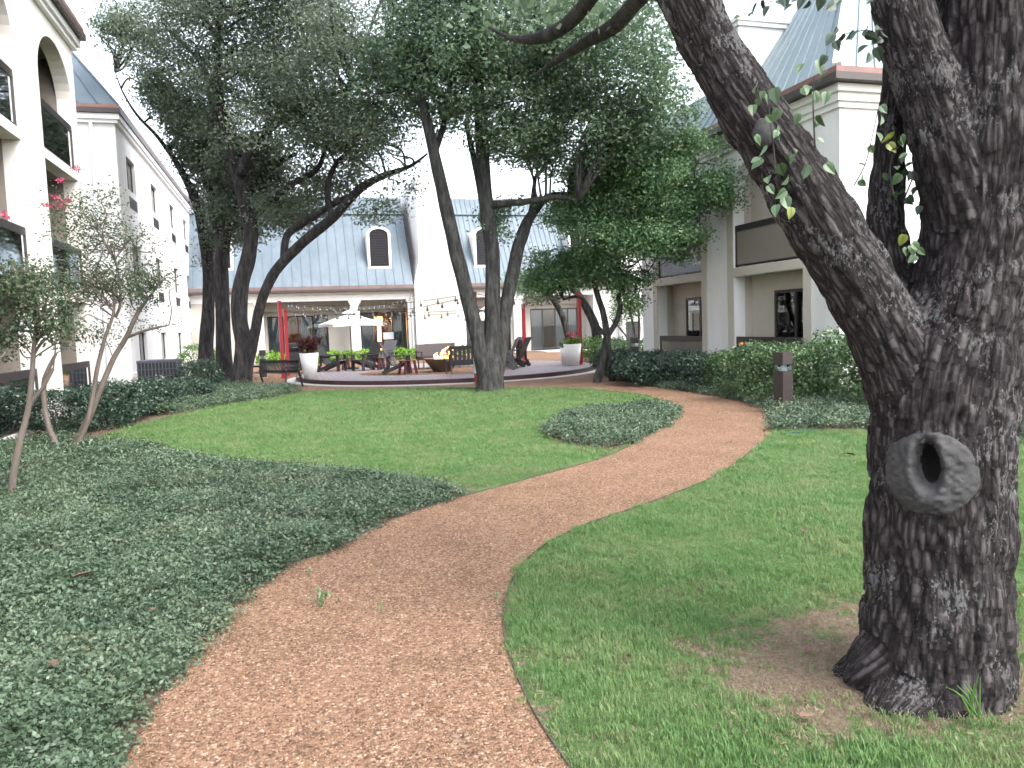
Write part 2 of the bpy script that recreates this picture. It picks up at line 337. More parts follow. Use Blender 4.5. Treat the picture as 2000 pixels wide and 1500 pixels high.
def gravelmat():
    m, n, b = newmat('gravel'); tc = N(n, 'ShaderNodeTexCoord')
    v = N(n, 'ShaderNodeTexVoronoi'); setin(v, Scale=82); n.links.new(tc.outputs['Object'], v.inputs['Vector'])
    t = N(n, 'ShaderNodeTexNoise'); setin(t, Scale=1.4, Detail=6, Roughness=.6); n.links.new(tc.outputs['Object'], t.inputs['Vector'])
    r = N(n, 'ShaderNodeValToRGB'); e = r.color_ramp.elements; e[0].color = (.075,.046,.032,1); e[1].color = (.42,.31,.235,1)
    for p, c in ((.3,(.155,.092,.060,1)), (.6,(.205,.121,.076,1)), (.9,(.255,.158,.104,1))):
        x = e.new(p); x.color = c
    sp = N(n, 'ShaderNodeSeparateColor'); n.links.new(v.outputs['Color'], sp.inputs[0]); n.links.new(sp.outputs[0], r.inputs[0])
    r2 = N(n, 'ShaderNodeValToRGB'); r2.color_ramp.elements[0].position = .3; r2.color_ramp.elements[1].position = .7; r2.color_ramp.elements[0].color = (.84,.82,.80,1); r2.color_ramp.elements[1].color = (1.14,1.12,1.1,1)
    n.links.new(t.outputs[0], r2.inputs[0])
    mx = N(n, 'ShaderNodeMix', data_type='RGBA', blend_type='MULTIPLY'); mx.inputs[0].default_value = 1; n.links.new(r.outputs[0], mx.inputs[6]); n.links.new(r2.outputs[0], mx.inputs[7])
    n.links.new(mx.outputs[2], b.inputs['Base Color']); setin(b, Roughness=.9, Specular_IOR_Level=.2)
    bp = N(n, 'ShaderNodeBump'); setin(bp, Strength=.9, Distance=.008); bp.invert = True; n.links.new(v.outputs['Distance'], bp.inputs['Height']); n.links.new(bp.outputs[0], b.inputs['Normal'])
    return m
M['gravel'] = gravelmat()

# ------------------------------------------------------------------ ground, lawn, path, beds
g = MB(); g.quad((-250,-250,0),(250,-250,0),(250,250,0),(-250,250,0)); struct(g.build('ground', M['soil']), 'bare soil ground under the courtyard')
BIG = np.array([2.62, 2.83])       # foot of the big foreground tree
PL = [(-.7,-5),(-.78,1.0),(-.75,2.4)]+[tuple(G(*q)[:2]) for q in [(240,1500),(300,1390),(380,1280),(480,1170),(560,1110),(650,1075),(760,1020),(905,972),(1040,935),(1185,893),(1260,855),(1320,815),(1325,800),(1300,785),(1240,770),(1150,762),(1080,758)]]
PR = [(1.05,-5),(1.0,.6),(.93,1.8)]+[tuple(G(*q)[:2]) for q in [(1110,1500),(1040,1390),(1000,1300),(985,1240),(985,1180),(1010,1120),(1060,1070),(1150,1025),(1280,980),(1400,930),(1470,880),(1505,845),(1510,820),(1490,800),(1430,782),(1340,765),(1250,752)]]
PLs = [tuple(p) for p in catmull(PL, 6)]; PRs = [tuple(p) for p in catmull(PR, 6)]
court_l = [(4.6,19.17),(2.5,20.25),(.3,21.1),(-.7,21.9),(-1.0,23.5),(-2.2,28),(-3.6,36),(-3.6,39.6)]
court_r = [(16.5,39.6),(16,33.5),(12.6,30),(11.4,25.5),(9.8,21.7),(8.45,19.3)]
path_poly = PLs+court_l+court_r+PRs[::-1]
p = MB(); p.poly([(x, y, .012) for x, y in path_poly]); struct(p.build('gravel_path', M['gravel']), 'winding path of red-brown crushed granite')
# lawn sheet
nx, ny = 110, 220; xs = np.linspace(-3.2, 11, nx); ys = np.linspace(-5, 22, ny)
XX, YY = np.meshgrid(xs, ys); lv = np.stack([XX, YY, np.full_like(XX, .006)], -1).reshape(-1, 3)
def dryness(x, y):
    d = np.hypot((x-BIG[0])*1.0, (y-BIG[1])*1.0); r = np.clip(.95-d, 0, .62)*.95
    r = r+.42*np.exp(-((x-1.75)**2+(y-3.15)**2)/.10)+.40*np.exp(-((x-2.0)**2/.30+(y-2.65)**2/.05))
    de = edge_dist(PRs, x, y); r = r+.33*np.exp(-(de/.10)**2)*(y < 6)
    r = r+.45*np.exp(-((x-1.55)**2/.12+(y-7.25)**2/.05))+.36*np.exp(-((x-2.55)**2/.03+(y-4.05)**2/.02))+.30*np.exp(-((x-1.0)**2/.2+(y-8.15)**2/.05))
    for px, py, sx, sy, am in ((1545,1225,.30,.05,.42),(1620,1300,.34,.05,.5),(1480,1330,.25,.025,.25),(1450,1105,.05,.02,.34),(1700,1440,.5,.03,.42),(1990,1330,.2,.10,.45),(1560,1390,.15,.02,.3)):
        c = G(px, py); r = r+.72*am*np.exp(-((x-c[0])**2/sx/.5+(y-c[1])**2/sy/.5))
    return r
me = bpy.data.meshes.new('lawn'); fs = [(j*nx+i, j*nx+i+1, (j+1)*nx+i+1, (j+1)*nx+i) for j in range(ny-1) for i in range(nx-1)]
me.from_pydata(lv.tolist(), [], fs); at = me.attributes.new('dry', 'FLOAT', 'POINT'); at.data.foreach_set('value', dryness(lv[:,0], lv[:,1]).astype(np.float32))
lawn = struct(link('lawn', me, M['lawn'], None, True), 'mown green lawn on both sides of the gravel path')
bed_edge = [(1.51,6.96),(1.37,7.4),(1.12,7.78),(.65,8.3),(.13,8.87),(-.43,9.32),(-1.41,10.56),(-1.89,11.71),(-2.82,12.72),(-2.99,13.5),(-2.69,15.29),(-1.78,17.57),(-.56,19.3),(.3,21.05)]
bed_edge = [tuple(q) for q in catmull(bed_edge, 5)]
pl_near = [q for q in PLs if q[1] < 6.95]
bedL = pl_near+bed_edge+[(-.7,21.85),(-1.05,23.5),(-2.25,28),(-3.65,36),(-4.4,36),(-4.4,-5)]
bedI = [tuple(q) for q in catmull([G(*q)[:2] for q in [(1065,850),(1080,830),(1130,812),(1220,805),(1310,800),(1325,815),(1300,835),(1260,855),(1200,880),(1150,875),(1090,862)]], 5, True)]
bedR = [q for q in PRs if 9.0 < q[1]]+[(8.45,19.3),(9.8,21.7),(11.4,25.5),(12.6,30),(16,33.5),(30,33.5),(30,2),(10,4.2),(8.02,6.79),(7.4,8.43),(6.6,9.0)]
for nm, bp_, lb in (('planting_bed', bedL, 'mulched bed beside the long balcony building'), ('planting_bed', bedI, 'small bed in the bend of the path'), ('planting_bed', bedR, 'mulched bed under the hedge by the two-storey building')):
    m_ = MB(); m_.poly([(x, y, .009) for x, y in bp_]); struct(m_.build(nm, M['mulch']), lb)
# steel edging
for line, lb in ((PLs[40:], 'thin dark steel edging between path and far lawn'), (PRs[:80], 'thin dark steel edging between path and near lawn')):
    m_ = MB()
    for a, b in zip(line[:-1], line[1:]): m_.beam((a[0],a[1],.012), (b[0],b[1],.012), .006, .016)
    tag(m_.build('path_edging', M['edging']), lb, 'edging')

# ------------------------------------------------------------------ buildings
def facade(T, u0, u1, z0, z1, ops, mb):
    us = sorted({u0, u1, *[o[k] for o in ops for k in ('u0','u1')]}); zs = sorted({z0, z1, *[o['z0'] for o in ops], *[o['z1']+o.get('rise', 0) for o in ops], *[o['z1'] for o in ops]})
    for a, b in zip(us[:-1], us[1:]):
        for c, d in zip(zs[:-1], zs[1:]):
            um, zm = (a+b)/2, (c+d)/2
            if any(o['u0'] < um < o['u1'] and o['z0'] < zm < o['z1']+o.get('rise', 0) for o in ops): continue
            mb.quad(T(a,c,0), T(b,c,0), T(b,d,0), T(a,d,0))
    for o in ops:
        a, b, c, d, r, dp = o['u0'], o['u1'], o['z0'], o['z1'], o.get('rise', 0), o.get('d', .2)
        mb.quad(T(a,c,0), T(a,d,0), T(a,d,dp), T(a,c,dp)); mb.quad(T(b,c,0), T(b,d,0), T(b,d,dp), T(b,c,dp)); mb.quad(T(a,c,0), T(b,c,0), T(b,c,dp), T(a,c,dp))
        if not r: mb.quad(T(a,d,0), T(b,d,0), T(b,d,dp), T(a,d,dp))
        else:
            n = 20; arc = [((a+b)/2-(b-a)/2*math.cos(math.pi*k/n), d+r*math.sin(math.pi*k/n)) for k in range(n+1)]
            for q, s in zip(arc[:-1], arc[1:]): mb.quad(T(q[0],q[1],0), T(s[0],s[1],0), T(s[0],s[1],dp), T(q[0],q[1],dp))
            h = n//2
            for k in range(h): mb.poly([T(arc[k][0],arc[k][1],0), T(arc[k+1][0],arc[k+1][1],0), T(arc[k+1][0],d+r,0), T(arc[k][0],d+r,0)])
            for k in range(h, n): mb.poly([T(arc[k][0],arc[k][1],0), T(arc[k+1][0],arc[k+1][1],0), T(arc[k+1][0],d+r,0), T(arc[k][0],d+r,0)])
    return mb
def recess(T, a, b, c, d, f, dp, mb):      # room behind an opening, from depth f to dp
    mb.quad(T(a,c,dp), T(b,c,dp), T(b,d,dp), T(a,d,dp)); mb.quad(T(a,c,f), T(a,c,dp), T(a,d,dp), T(a,d,f)); mb.quad(T(b,c,f), T(b,c,dp), T(b,d,dp), T(b,d,f))
    mb.quad(T(a,c,f), T(b,c,f), T(b,c,dp), T(a,c,dp)); mb.quad(T(a,d,f), T(b,d,f), T(b,d,dp), T(a,d,dp)); return mb
def bx(mb, T, u0, u1, z0, z1, d0, d1): return mb.box(u0, u1, z0, z1, d0, d1, T=lambda u, z, d: T(u, z, d))
def window_frame(mb, T, a, b, c, d, dp, t=.05, mull=(), th=.05):
    bx(mb, T, a, b, c, c+t, dp-th, dp); bx(mb, T, a, b, d-t, d, dp-th, dp); bx(mb, T, a, a+t, c+t, d-t, dp-th, dp); bx(mb, T, b-t, b, c+t, d-t, dp-th, dp)
    for u in mull: bx(mb, T, u-t/2, u+t/2, c+t, d-t, dp-th+.004, dp-.004)
    return mb
def pane(T, a, b, c, d, dp, m, parent, name='pane'):
    q = MB(); bx(q, T, a, b, c, d, dp, dp+.008); return q.build(name, m, parent)
def curtain(T, a, b, c, d, dp, parent, m=None):
    q = MB(); n = max(6, int((b-a)/.05)); pts = [(a+(b-a)*k/n, dp+.025*(1 if k % 2 else -1)) for k in range(n+1)]
    for (u, e), (v, f) in zip(pts[:-1], pts[1:]): q.quad(T(u,c,e), T(v,c,f), T(v,d,f), T(u,d,e))
    return q.build('curtain', m or M['curtain'], parent)
def sliding_door(T, a, b, c, d, dp, parent, mull=None, curt=None, glass='glass'):
    f = MB(); window_frame(f, T, a, b, c, d, dp, .07, mull if mull is not None else ((a+b)/2,)); fo = f.build('door_frame', M['bronze'], parent)
    ms = sorted([a+.07, *(mull if mull is not None else ((a+b)/2,)), b-.07])
    for p0, p1 in zip(ms[:-1], ms[1:]): pane(T, p0+.02, p1-.02, c+.07, d-.07, dp-.03, M[glass], fo)
    return fo
def railing(T, a, b, zf, h, parent, posts=2, d0=-.06):
    r = MB(); bx(r, T, a, b, zf+h-.14, zf+h, d0, d0+.06); bx(r, T, a, b, zf+.03, zf+.06, d0, d0+.05)
    for k in range(posts): u = a+(b-a-.05)*k/(posts-1); bx(r, T, u, u+.05, zf, zf+h-.14, d0, d0+.05)
    ro = r.build('balcony_railing', M['bronze'], parent); pane(T, a+.05, b-.05, zf+.06, zf+h-.14, d0+.02, M['glass_bal'], ro, 'glass_panel'); return ro
def roof_panels(quad, n, parent, m, rib=.035, nm='roof_panel'):
    A, B, C_, Dd = [Vector(q) for q in quad]      # A,B along the eave, Dd above A, C_ above B
    nrm = (B-A).cross(Dd-A).normalized()
    if nrm.z < 0: nrm = -nrm
    for k in range(n):
        s, t = k/n, (k+1)/n
        a, b, c, d = A.lerp(B, s), A.lerp(B, t), Dd.lerp(C_, t), Dd.lerp(C_, s)
        q = MB(); q.quad(a, b, c, d)
        if (d-a).length > .08:
            du = (B-A).normalized()*.028; r0, r1 = a+nrm*rib, d+nrm*rib
            q.quad(a, a+nrm*rib, d+nrm*rib, d); q.quad(a+nrm*rib, a+nrm*rib+du, d+nrm*rib+du, d+nrm*rib); q.quad(a+du, a+du+nrm*rib, d+du+nrm*rib, d+du)
        q.build(nm, m, parent)

# --- long three-storey wing on the near side: pavilion with arched balconies
XP = -4.3; TP = lambda u, z, d: (XP-d, u, z)
pav = thing('balcony_pavilion', 'pale stucco three-storey pavilion with tall arched balconies behind the crape myrtles', 'building', (XP, 17, 0), world=True)
bays = [(9.45,11.85),(13.25,15.65),(17.05,19.5)]
ops = []
for a, b in bays:
    ops += [dict(u0=a,u1=b,z0=.1,z1=2.4,d=.3), dict(u0=a,u1=b,z0=2.6,z1=5.13,d=.3), dict(u0=a,u1=b,z0=5.32,z1=6.75,rise=1.0,d=.3)]
m_ = facade(TP, 4.0, 19.85, 0, 8.35, ops, MB())
m_.quad(TP(19.85,0,0), TP(19.85,0,5), TP(19.85,8.35,5), TP(19.85,8.35,0)); m_.quad(TP(4,0,0), TP(4,0,5), TP(4,8.35,5), TP(4,8.35,0)); m_.quad(TP(4,0,5), TP(19.85,0,5), TP(19.85,8.35,5), TP(4,8.35,5)); m_.quad(TP(4,8.35,0), TP(19.85,8.35,0), TP(19.85,8.35,5), TP(4,8.35,5))
m_.build('wall', M['stucco'], pav)
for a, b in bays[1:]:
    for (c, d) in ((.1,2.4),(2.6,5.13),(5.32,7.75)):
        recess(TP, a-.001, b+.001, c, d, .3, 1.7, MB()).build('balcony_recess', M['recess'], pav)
        cu = curtain(TP, a+.9, b-.25, c+.04, c+2.05, 1.66, pav)
        sliding_door(TP, a+.8, b-.15, c+.02, c+2.1, 1.6, pav)
    for zf in (.1, 2.6, 5.32): railing(TP, a+.01, b-.01, zf, 1.0, pav, 2, .04)
m_ = MB()
for k, (o_, z0, z1) in enumerate(((.10,8.1,8.2),(.16,8.2,8.35))): bx(m_, TP, 4-o_, 19.85+o_, z0, z1, -o_, .2)
m_.build('cornice', M['trim_white'], pav)
m_ = MB(); bx(m_, TP, 3.6, 20.03, 8.36, 8.50, -.28, 5.2); m_.build('eave_gutter', M['gutter'], pav)
rf = MB(); bx(rf, TP, 3.65, 20.0, 8.50, 8.62, -.25, 5.1); rfo = rf.build('roof', M['copper'], pav)
roof_panels([TP(4,8.62,-.22), TP(19.85,8.62,-.22), TP(18.5,11.6,1.6), TP(6,11.6,1.6)], 34, rfo, M['roof'])
roof_panels([TP(19.85,8.62,-.22), TP(19.85,8.62,5), TP(18.5,11.6,3.1), TP(18.5,11.6,1.6)], 10, rfo, M['roof'])
m_ = MB(); m_.poly([TP(6,11.6,1.6), TP(18.5,11.6,1.6), TP(18.5,11.6,3.1), TP(6,11.6,3.1)]); m_.build('roof_top', M['roof'], rfo)
m_ = MB(); m_.tube([TP(19.93,0,.18), TP(19.93,8.2,.18)], .05, 8); m_.build('downspout', M['trim_white'], pav)

# --- the wing running back from it, with punched windows
XW = -4.5; TW = lambda u, z, d: (XW-d, u, z)
wing = thing('guestroom_wing', 'pale stucco three-storey wing with rows of narrow dark windows', 'building', (XW, 34, 0), world=True)
wops = []; wins = []
for k, u in enumerate((26.7, 31.2, 35.9, 40.4)):
    for fl, (c, d) in enumerate(((.72,1.74),(3.46,4.53),(6.22,7.24))):
        c2 = c-.05 if fl else c-.0
        wops.append(dict(u0=u,u1=u+1.42,z0=c,z1=d,d=.14)); wins.append((u, u+1.42, c, d, fl))
m_ = facade(TW, 25.3, 43.6, 0, 8.1, wops, MB())
m_.quad(TW(25.3,0,0), TW(25.3,0,8), TW(25.3,8.1,8), TW(25.3,8.1,0)); m_.quad(TW(43.6,0,0), TW(43.6,0,8), TW(43.6,8.1,8), TW(43.6,8.1,0)); m_.quad(TW(25.3,8.1,0), TW(43.6,8.1,0), TW(43.6,8.1,8), TW(25.3,8.1,8))
m_.quad(TW(25.3,0,8), TW(43.6,0,8), TW(43.6,8.1,8), TW(25.3,8.1,8))
m_.build('wall', M['stucco_white'], wing)
for (a, b, c, d, fl) in wins:
    f = window_frame(MB(), TW, a, b, c, d, .14, .05, ((a+b)/2,)).build('window', M['bronze'], wing)
    q = MB(); bx(q, TW, a+.05, b-.05, c+.05, d-.05, .11, .135); q.build('pane', M['winglass'], f)
    if fl: 
        q = MB(); bx(q, TW, a+.12, b-.1, c-.56, c-.2, -.012, .03); vo = q.build('air_vent', M['louver'], wing)
        q = MB()
        for j in range(6): bx(q, TW, a+.14, b-.12, c-.54+j*.057, c-.52+j*.057, -.028, -.012)
        q.build('vent_louvers', M['bronze'], vo)
m_ = MB(); bx(m_, TW, 25.2, 43.6, 7.85, 7.95, -.10, .1); bx(m_, TW, 25.14, 43.6, 7.95, 8.1, -.16, .1); bx(m_, TW, 25.2, 25.3, 7.85, 7.95, .1, 3); bx(m_, TW, 25.14, 25.3, 7.95, 8.1, .1, 3); m_.build('cornice', M['trim_white'], wing)
m_ = MB(); bx(m_, TW, 25.22, 43.6, 0, .52, -.05, .0); m_.build('plinth', M['stucco'], wing)
m_ = MB(); bx(m_, TW, 25.08, 43.7, 8.11, 8.25, -.20, 8.2); m_.build('eave_gutter', M['gutter'], wing)
m_ = MB(); bx(m_, TW, 25.1, 43.7, 8.25, 8.35, -.18, 8.1); rfo = m_.build('roof', M['copper'], wing)
roof_panels([TW(25.12,8.35,-.16), TW(43.6,8.35,-.16), TW(43.6,10.3,1.3), TW(26.6,10.3,1.3)], 38, rfo, M['roof'])
roof_panels([TW(25.12,8.35,-.16), TW(25.12,8.35,7), TW(26.6,10.3,5.5), TW(26.6,10.3,1.3)], 14, rfo, M['roof'])
m_ = MB(); m_.poly([TW(26.6,10.3,1.3), TW(43.6,10.3,1.3), TW(43.6,10.3,5.5), TW(26.6,10.3,5.5)]); m_.build('roof_top', M['roof'], rfo)
m_ = MB(); m_.tube([TW(25.22,0,.62), TW(25.22,7.9,.62)], .05, 8); m_.build('downspout', M['trim_white'], wing)

# --- far building with mansard roof
YB = 41.0; TB = lambda u, z, d: (u, YB+d, z)
bk = thing('mansard_building', 'low white lobby building with blue-grey standing-seam mansard roof and portico', 'building', (6, YB, 0), world=True)
X0, X1 = -9.0, 18.38
# portico wall behind the columns, at depth 1.3
TI = lambda u, z, d: TB(u, z, d+1.3)
iops = [dict(u0=-.95,u1=2.15,z0=.02,z1=2.42,d=.2), dict(u0=3.85,u1=6.45,z0=.02,z1=2.5,d=.2), dict(u0=9.6,u1=12.3,z0=.02,z1=2.5,d=.2), dict(u0=13.5,u1=16.6,z0=.02,z1=2.42,d=.2)]
facade(TI, X0, X1, 0, 3.5, iops, MB()).build('lobby_wall', M['cream'], bk)
m_ = MB(); recess(TI, -1.2, 17, 0, 3.0, .21, 5, m_); m_.build('lobby_interior', M['wood_wall'], bk)
for i, o in enumerate(iops):
    n = (4, 3, 3, 4)[i]; mul = [o['u0']+(o['u1']-o['u0'])*k/n for k in range(1, n)]
    sliding_door(TI, o['u0'], o['u1'], .02, o['z1'], .15, bk, mul)
for (a, b, d) in ((-.9,-.1,2.35),(.75,1.3,2.35),(1.4,2.1,2.35),(3.9,4.6,2.42),(5.55,6.4,2.42),(9.65,10.3,2.4),(11.2,12.2,2.4),(13.55,14.3,2.35),(15.1,15.7,2.35),(15.8,16.5,2.35)):
    curtain(TI, a, b, .05, d, .35, bk)
# beam and columns in front
m_ = MB(); bx(m_, TB, X0, 6.62, 3.12, 3.42, 0, .5); bx(m_, TB, 9.05, X1, 3.12, 3.42, 0, .5); bx(m_, TB, X0, X1, 3.43, 3.55, -.08, 1.28); m_.build('entablature', M['trim_white'], bk)
m_ = MB(); bx(m_, TB, X0, X1, 2.66, 3.118, 1.0, 1.29); m_.build('soffit_band', M['cream'], bk)
m_ = MB(); bx(m_, TB, X0, -1.45, 0, 3.12, .02, 1.29); m_.build('end_wall', M['cream'], bk)
for (a, b, mm) in ((-1.45,-1.1,'trim_white'),(3.25,3.72,'trim_white'),(6.28,6.60,'trim_white'),(9.08,9.4,'trim_white'),(12.15,12.65,'trim_white')):
    q = MB(); bx(q, TB, a, b, 0, 2.95, .05, .45); co_ = q.build('column', M[mm], bk)
    q = MB(); bx(q, TB, a-.05, b+.05, 2.95, 3.03, 0.0, .5); bx(q, TB, a-.08, b+.08, 3.03, 3.118, -.03, .53); q.build('capital', M[mm], co_)
m_ = MB(); bx(m_, TB, 16.9, X1, 0, 3.12, -.0, 1.29); m_.build('end_wall', M['stucco_white'], bk)
m_ = MB(); bx(m_, TB, X0, 6.6, 3.56, 3.68, -.42, .3); bx(m_, TB, 9.08, X1, 3.56, 3.68, -.42, .3); m_.build('eave_gutter', M['gutter'], bk)
m_ = MB(); bx(m_, TB, X0, 6.6, 3.68, 3.86, -.36, .3); bx(m_, TB, 9.08, X1, 3.68, 3.86, -.36, .3); rfo = m_.build('roof', M['copper_dull'], bk)
ZR, DR = 8.85, 3.0
roof_panels([TB(X0,3.86,-.30), TB(6.55,3.86,-.30), TB(6.55,ZR,DR), TB(X0,ZR,DR)], 33, rfo, M['roof'])
roof_panels([TB(9.1,3.86,-.30), TB(X1,3.86,-.30), TB(X1,ZR,DR), TB(9.1,ZR,DR)], 32, rfo, M['roof'])
m_ = MB(); bx(m_, TB, X0, 6.55, ZR-.06, ZR+.08, DR, 8); bx(m_, TB, 9.1, X1, ZR-.06, ZR+.08, DR, 8); m_.build('ridge_cap', M['roof_pale'], rfo)
m_ = MB(); bx(m_, TB, X0, 6.55, 7.9, 7.94, DR-.75, DR-.2); bx(m_, TB, 9.1, X1, 7.9, 7.94, DR-.75, DR-.2); m_.build('roof_flashing', M['roof_pale'], rfo)
m_ = MB(); bx(m_, TB, X0, X1, 0, ZR-.07, 6.4, 8); m_.build('rear_wall', M['stucco'], bk)
# fire wall rising through the roof
m_ = MB(); bx(m_, TB, 6.62, 9.05, 0, 3.9, -.32, 6); prof = [(3.9,0),(4.2,.06),(4.6,.16),(5.0,.26),(5.3,.30)]
for (za, ia), (zb, ib) in zip(prof[:-1], prof[1:]):
    i = len(m_.v); m_.v += [TB(6.62+ia,za,-.32), TB(9.05-ia,za,-.32), TB(9.05-ia,za,6), TB(6.62+ia,za,6), TB(6.62+ib,zb,-.32), TB(9.05-ib,zb,-.32), TB(9.05-ib,zb,6), TB(6.62+ib,zb,6)]
    m_.f += [tuple(i+k for k in q) for q in ((0,1,5,4),(1,2,6,5),(2,3,7,6),(3,0,4,7))]
bx(m_, TB, 6.92, 8.75, 5.3, 9.5, -.32, 6); m_.build('fire_wall', M['stucco_white'], bk)
m_ = MB(); bx(m_, TB, 7.05, 8.82, .2, 3.5, -.345, -.322); m_.build('lower_panel', M['cream'], bk)
m_ = MB(); bx(m_, TB, 7.25, 8.5, 5.2, 7.2, -.345, -.322); m_.build('upper_panel', M['stucco'], bk)
for u in (6.48, 9.2):
    q = MB(); q.tube([TB(u,0,-.06), TB(u,3.5,-.06)], .05, 8); q.build('downspout', M['trim_white'], bk)
# dormers with dark louvres
def dormer(uc):
    hw, zb, zs, zt, fd = .62, 4.75, 6.55, 6.98, .3
    n = 12
    if True:
        out = [(uc-hw, zb), (uc+hw, zb), (uc+hw, zs)]+[(uc+hw*math.cos(math.pi*k/n), zs+(zt-zs)*math.sin(math.pi*k/n)) for k in range(1, n)]+[(uc-hw, zs)]
        ih = hw-.13
        inn = [(uc-ih, zb+.13), (uc+ih, zb+.13), (uc+ih, zs)]+[(uc+ih*math.cos(math.pi*k/n), zs+(zt-zs-.13)*math.sin(math.pi*k/n)) for k in range(1, n)]+[(uc-ih, zs)]
        q = MB(); L = len(out)
        for k in range(L):
            j = (k+1) % L; q.quad(TB(*out[k],fd), TB(*out[j],fd), TB(*inn[j],fd), TB(*inn[k],fd)); q.quad(TB(*inn[k],fd), TB(*inn[j],fd), TB(*inn[j],fd+.1), TB(*inn[k],fd+.1))
        do = q.build('dormer', M['trim_white'], bk)
        q = MB()
        for k in range(L):
            j = (k+1) % L; q.quad(TB(*out[k],fd), TB(*out[j],fd), TB(*out[j],2.4), TB(*out[k],2.4))
        q.build('dormer_cheeks', M['stucco_white'], do)
        q = MB(); q.poly([TB(u,z,fd+.09) for u, z in inn]); q.build('louver_back', M['louver'], do)
        q = MB(); z = zb+.16
        while z < zt-.2:
            half = ih if z < zs else ih*math.sqrt(max(0, 1-((z-zs)/(zt-zs-.13))**2))
            if half > .06: q.quad(TB(uc-half,z,fd+.02), TB(uc+half,z,fd+.02), TB(uc+half,z+.06,fd+.085), TB(uc-half,z+.06,fd+.085))
            z += .085
        q.build('louver_slats', M['louver'], do)
for uc in (4.93, 10.7, 16.2, -3.0): dormer(uc)

# things in the lobby windows
lt = thing('floor_lamp', 'glowing amber column lamp inside the lobby glass behind the parasol', 'lamp', TI(4.95,0,.9), world=True)
q = MB(); bx(q, TI, 4.85, 5.03, .3, 2.0, .8, .98); q.build('lamp_column', M['lamp'], lt)
q = MB(); bx(q, TI, 4.72, 5.12, 2.0, 2.25, .7, 1.05); q.build('lamp_shade', M['lamp'], lt)
q = MB(); bx(q, TI, 4.82, 5.06, 0.01, .3, .78, 1.0); q.build('base', M['black'], lt)
lt = thing('pendant_lamp', 'glowing amber pendant bowl hung in the lobby', 'lamp', TI(6.0,2.1,1.5), world=True)
q = MB(); q.lathe([(.02,.3),(.12,.22),(.38,.16),(.30,.02),(.05,-.02)], 20, TI(6.0,2.0,1.5)); q.build('bowl', M['lamp'], lt, True)
q = MB(); q.tube([TI(6.0,2.2,1.5), TI(6.0,2.99,1.5)], .015, 6); q.build('cord', M['black'], lt)
lt = thing('pendant_lamp', 'drum pendant lamp with glowing lower rim inside the wide lobby window', 'lamp', TI(1.05,1.75,1.1), world=True)
q = MB(); q.lathe([(.28,0),(.30,.5),(.02,.5)], 20, TI(1.05,1.65,1.1)); q.build('shade', M['greyplas'], lt, True)
q = MB(); q.lathe([(.27,-.015),(.27,.03),(.02,.03)], 20, TI(1.05,1.63,1.1)); q.build('glow_ring', M['lamp'], lt)
q = MB(); q.tube([TI(1.05,2.1,1.1), TI(1.05,2.99,1.1)], .012, 6); q.build('cord', M['black'], lt)
q = MB(); bx(q, TI, 5.05, 5.62, 1.0, 1.38, .075, .085); tag(q.build('notice_sheet', M['paper']), 'blank white notice taped inside the lobby glass', 'notice')

for k_, (u_, z_, d_) in enumerate(((5.3,1.9,1.4),(1.05,1.45,1.1),(11.0,2.2,1.6))):  # warm point lights added to brighten the lobby; the last has no fixture
    pl = bpy.data.lights.new('lobby_fill_light', 'POINT'); pl.energy = 45; pl.color = (1,.62,.3); pl.shadow_soft_size = .25; po = bpy.data.objects.new('lobby_fill_light', pl); COL.objects.link(po); po.location = TI(u_, z_, d_)
# --- two-storey building on the other side
XR = 10.5; TR = lambda u, z, d: (XR+d, u, z)
rb = thing('two_storey_building', 'tan and white two-storey building with balconies behind the tall hedge', 'building', (XR, 17, 0), world=True)
rbays = [(13.9,16.53),(18.03,20.55)]
rops = []
for a, b in rbays: rops += [dict(u0=a,u1=b,z0=.1,z1=2.55,d=.3), dict(u0=a,u1=b,z0=2.77,z1=4.55,rise=.85,d=.3)]
m_ = facade(TR, 12.8, 21.56, 0, 5.95, rops, MB())
for u in (12.8, 21.56): m_.quad(TR(u,0,0), TR(u,0,9), TR(u,5.95,9), TR(u,5.95,0))
m_.quad(TR(12.8,0,9), TR(21.56,0,9), TR(21.56,5.95,9), TR(12.8,5.95,9)); m_.quad(TR(12.8,5.95,0), TR(21.56,5.95,0), TR(21.56,5.95,9), TR(12.8,5.95,9))
m_.build('wall', M['stucco_white'], rb)
for a, b in rbays:
    q = MB(); bx(q, TR, a-.26, a-.002, 0, 4.4, -.02, .0); bx(q, TR, b+.002, b+.26, 0, 4.4, -.02, 0.0); bx(q, TR, a, b, 2.56, 2.76, -.02, .0); q.build('opening_surround', M['stucco_tan'], rb)
    for c, d in ((.1,2.55),(2.77,5.4)):
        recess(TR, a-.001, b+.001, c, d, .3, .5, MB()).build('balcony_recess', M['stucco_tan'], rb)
        curtain(TR, a+.1, a+1.5, c+.04, c+2.0, .47, rb); sliding_door(TR, a+.04, a+1.58, c+.02, c+2.06, .44, rb)
    for zf in (.1, 2.77): railing(TR, a+.01, b-.01, zf, 1.0, rb, 2, .04)
m_ = MB(); bx(m_, TR, 20.55+.26, 21.6, 0, .45, -.03, .3); m_.build('plinth', M['stucco'], rb)
m_ = MB()
for o_, z0, z1 in ((.06,5.55,5.66),(.12,5.66,5.82),(.2,5.82,5.96)): bx(m_, TR, 12.8-o_, 21.56+o_, z0, z1, -o_, .1); bx(m_, TR, 12.8-o_, 12.8, z0, z1, .1, 9)
m_.build('cornice', M['trim_white'], rb)
m_ = MB(); bx(m_, TR, 12.4, 21.9, 5.97, 6.1, -.4, 9.2); m_.build('eave_gutter', M['gutter'], rb)
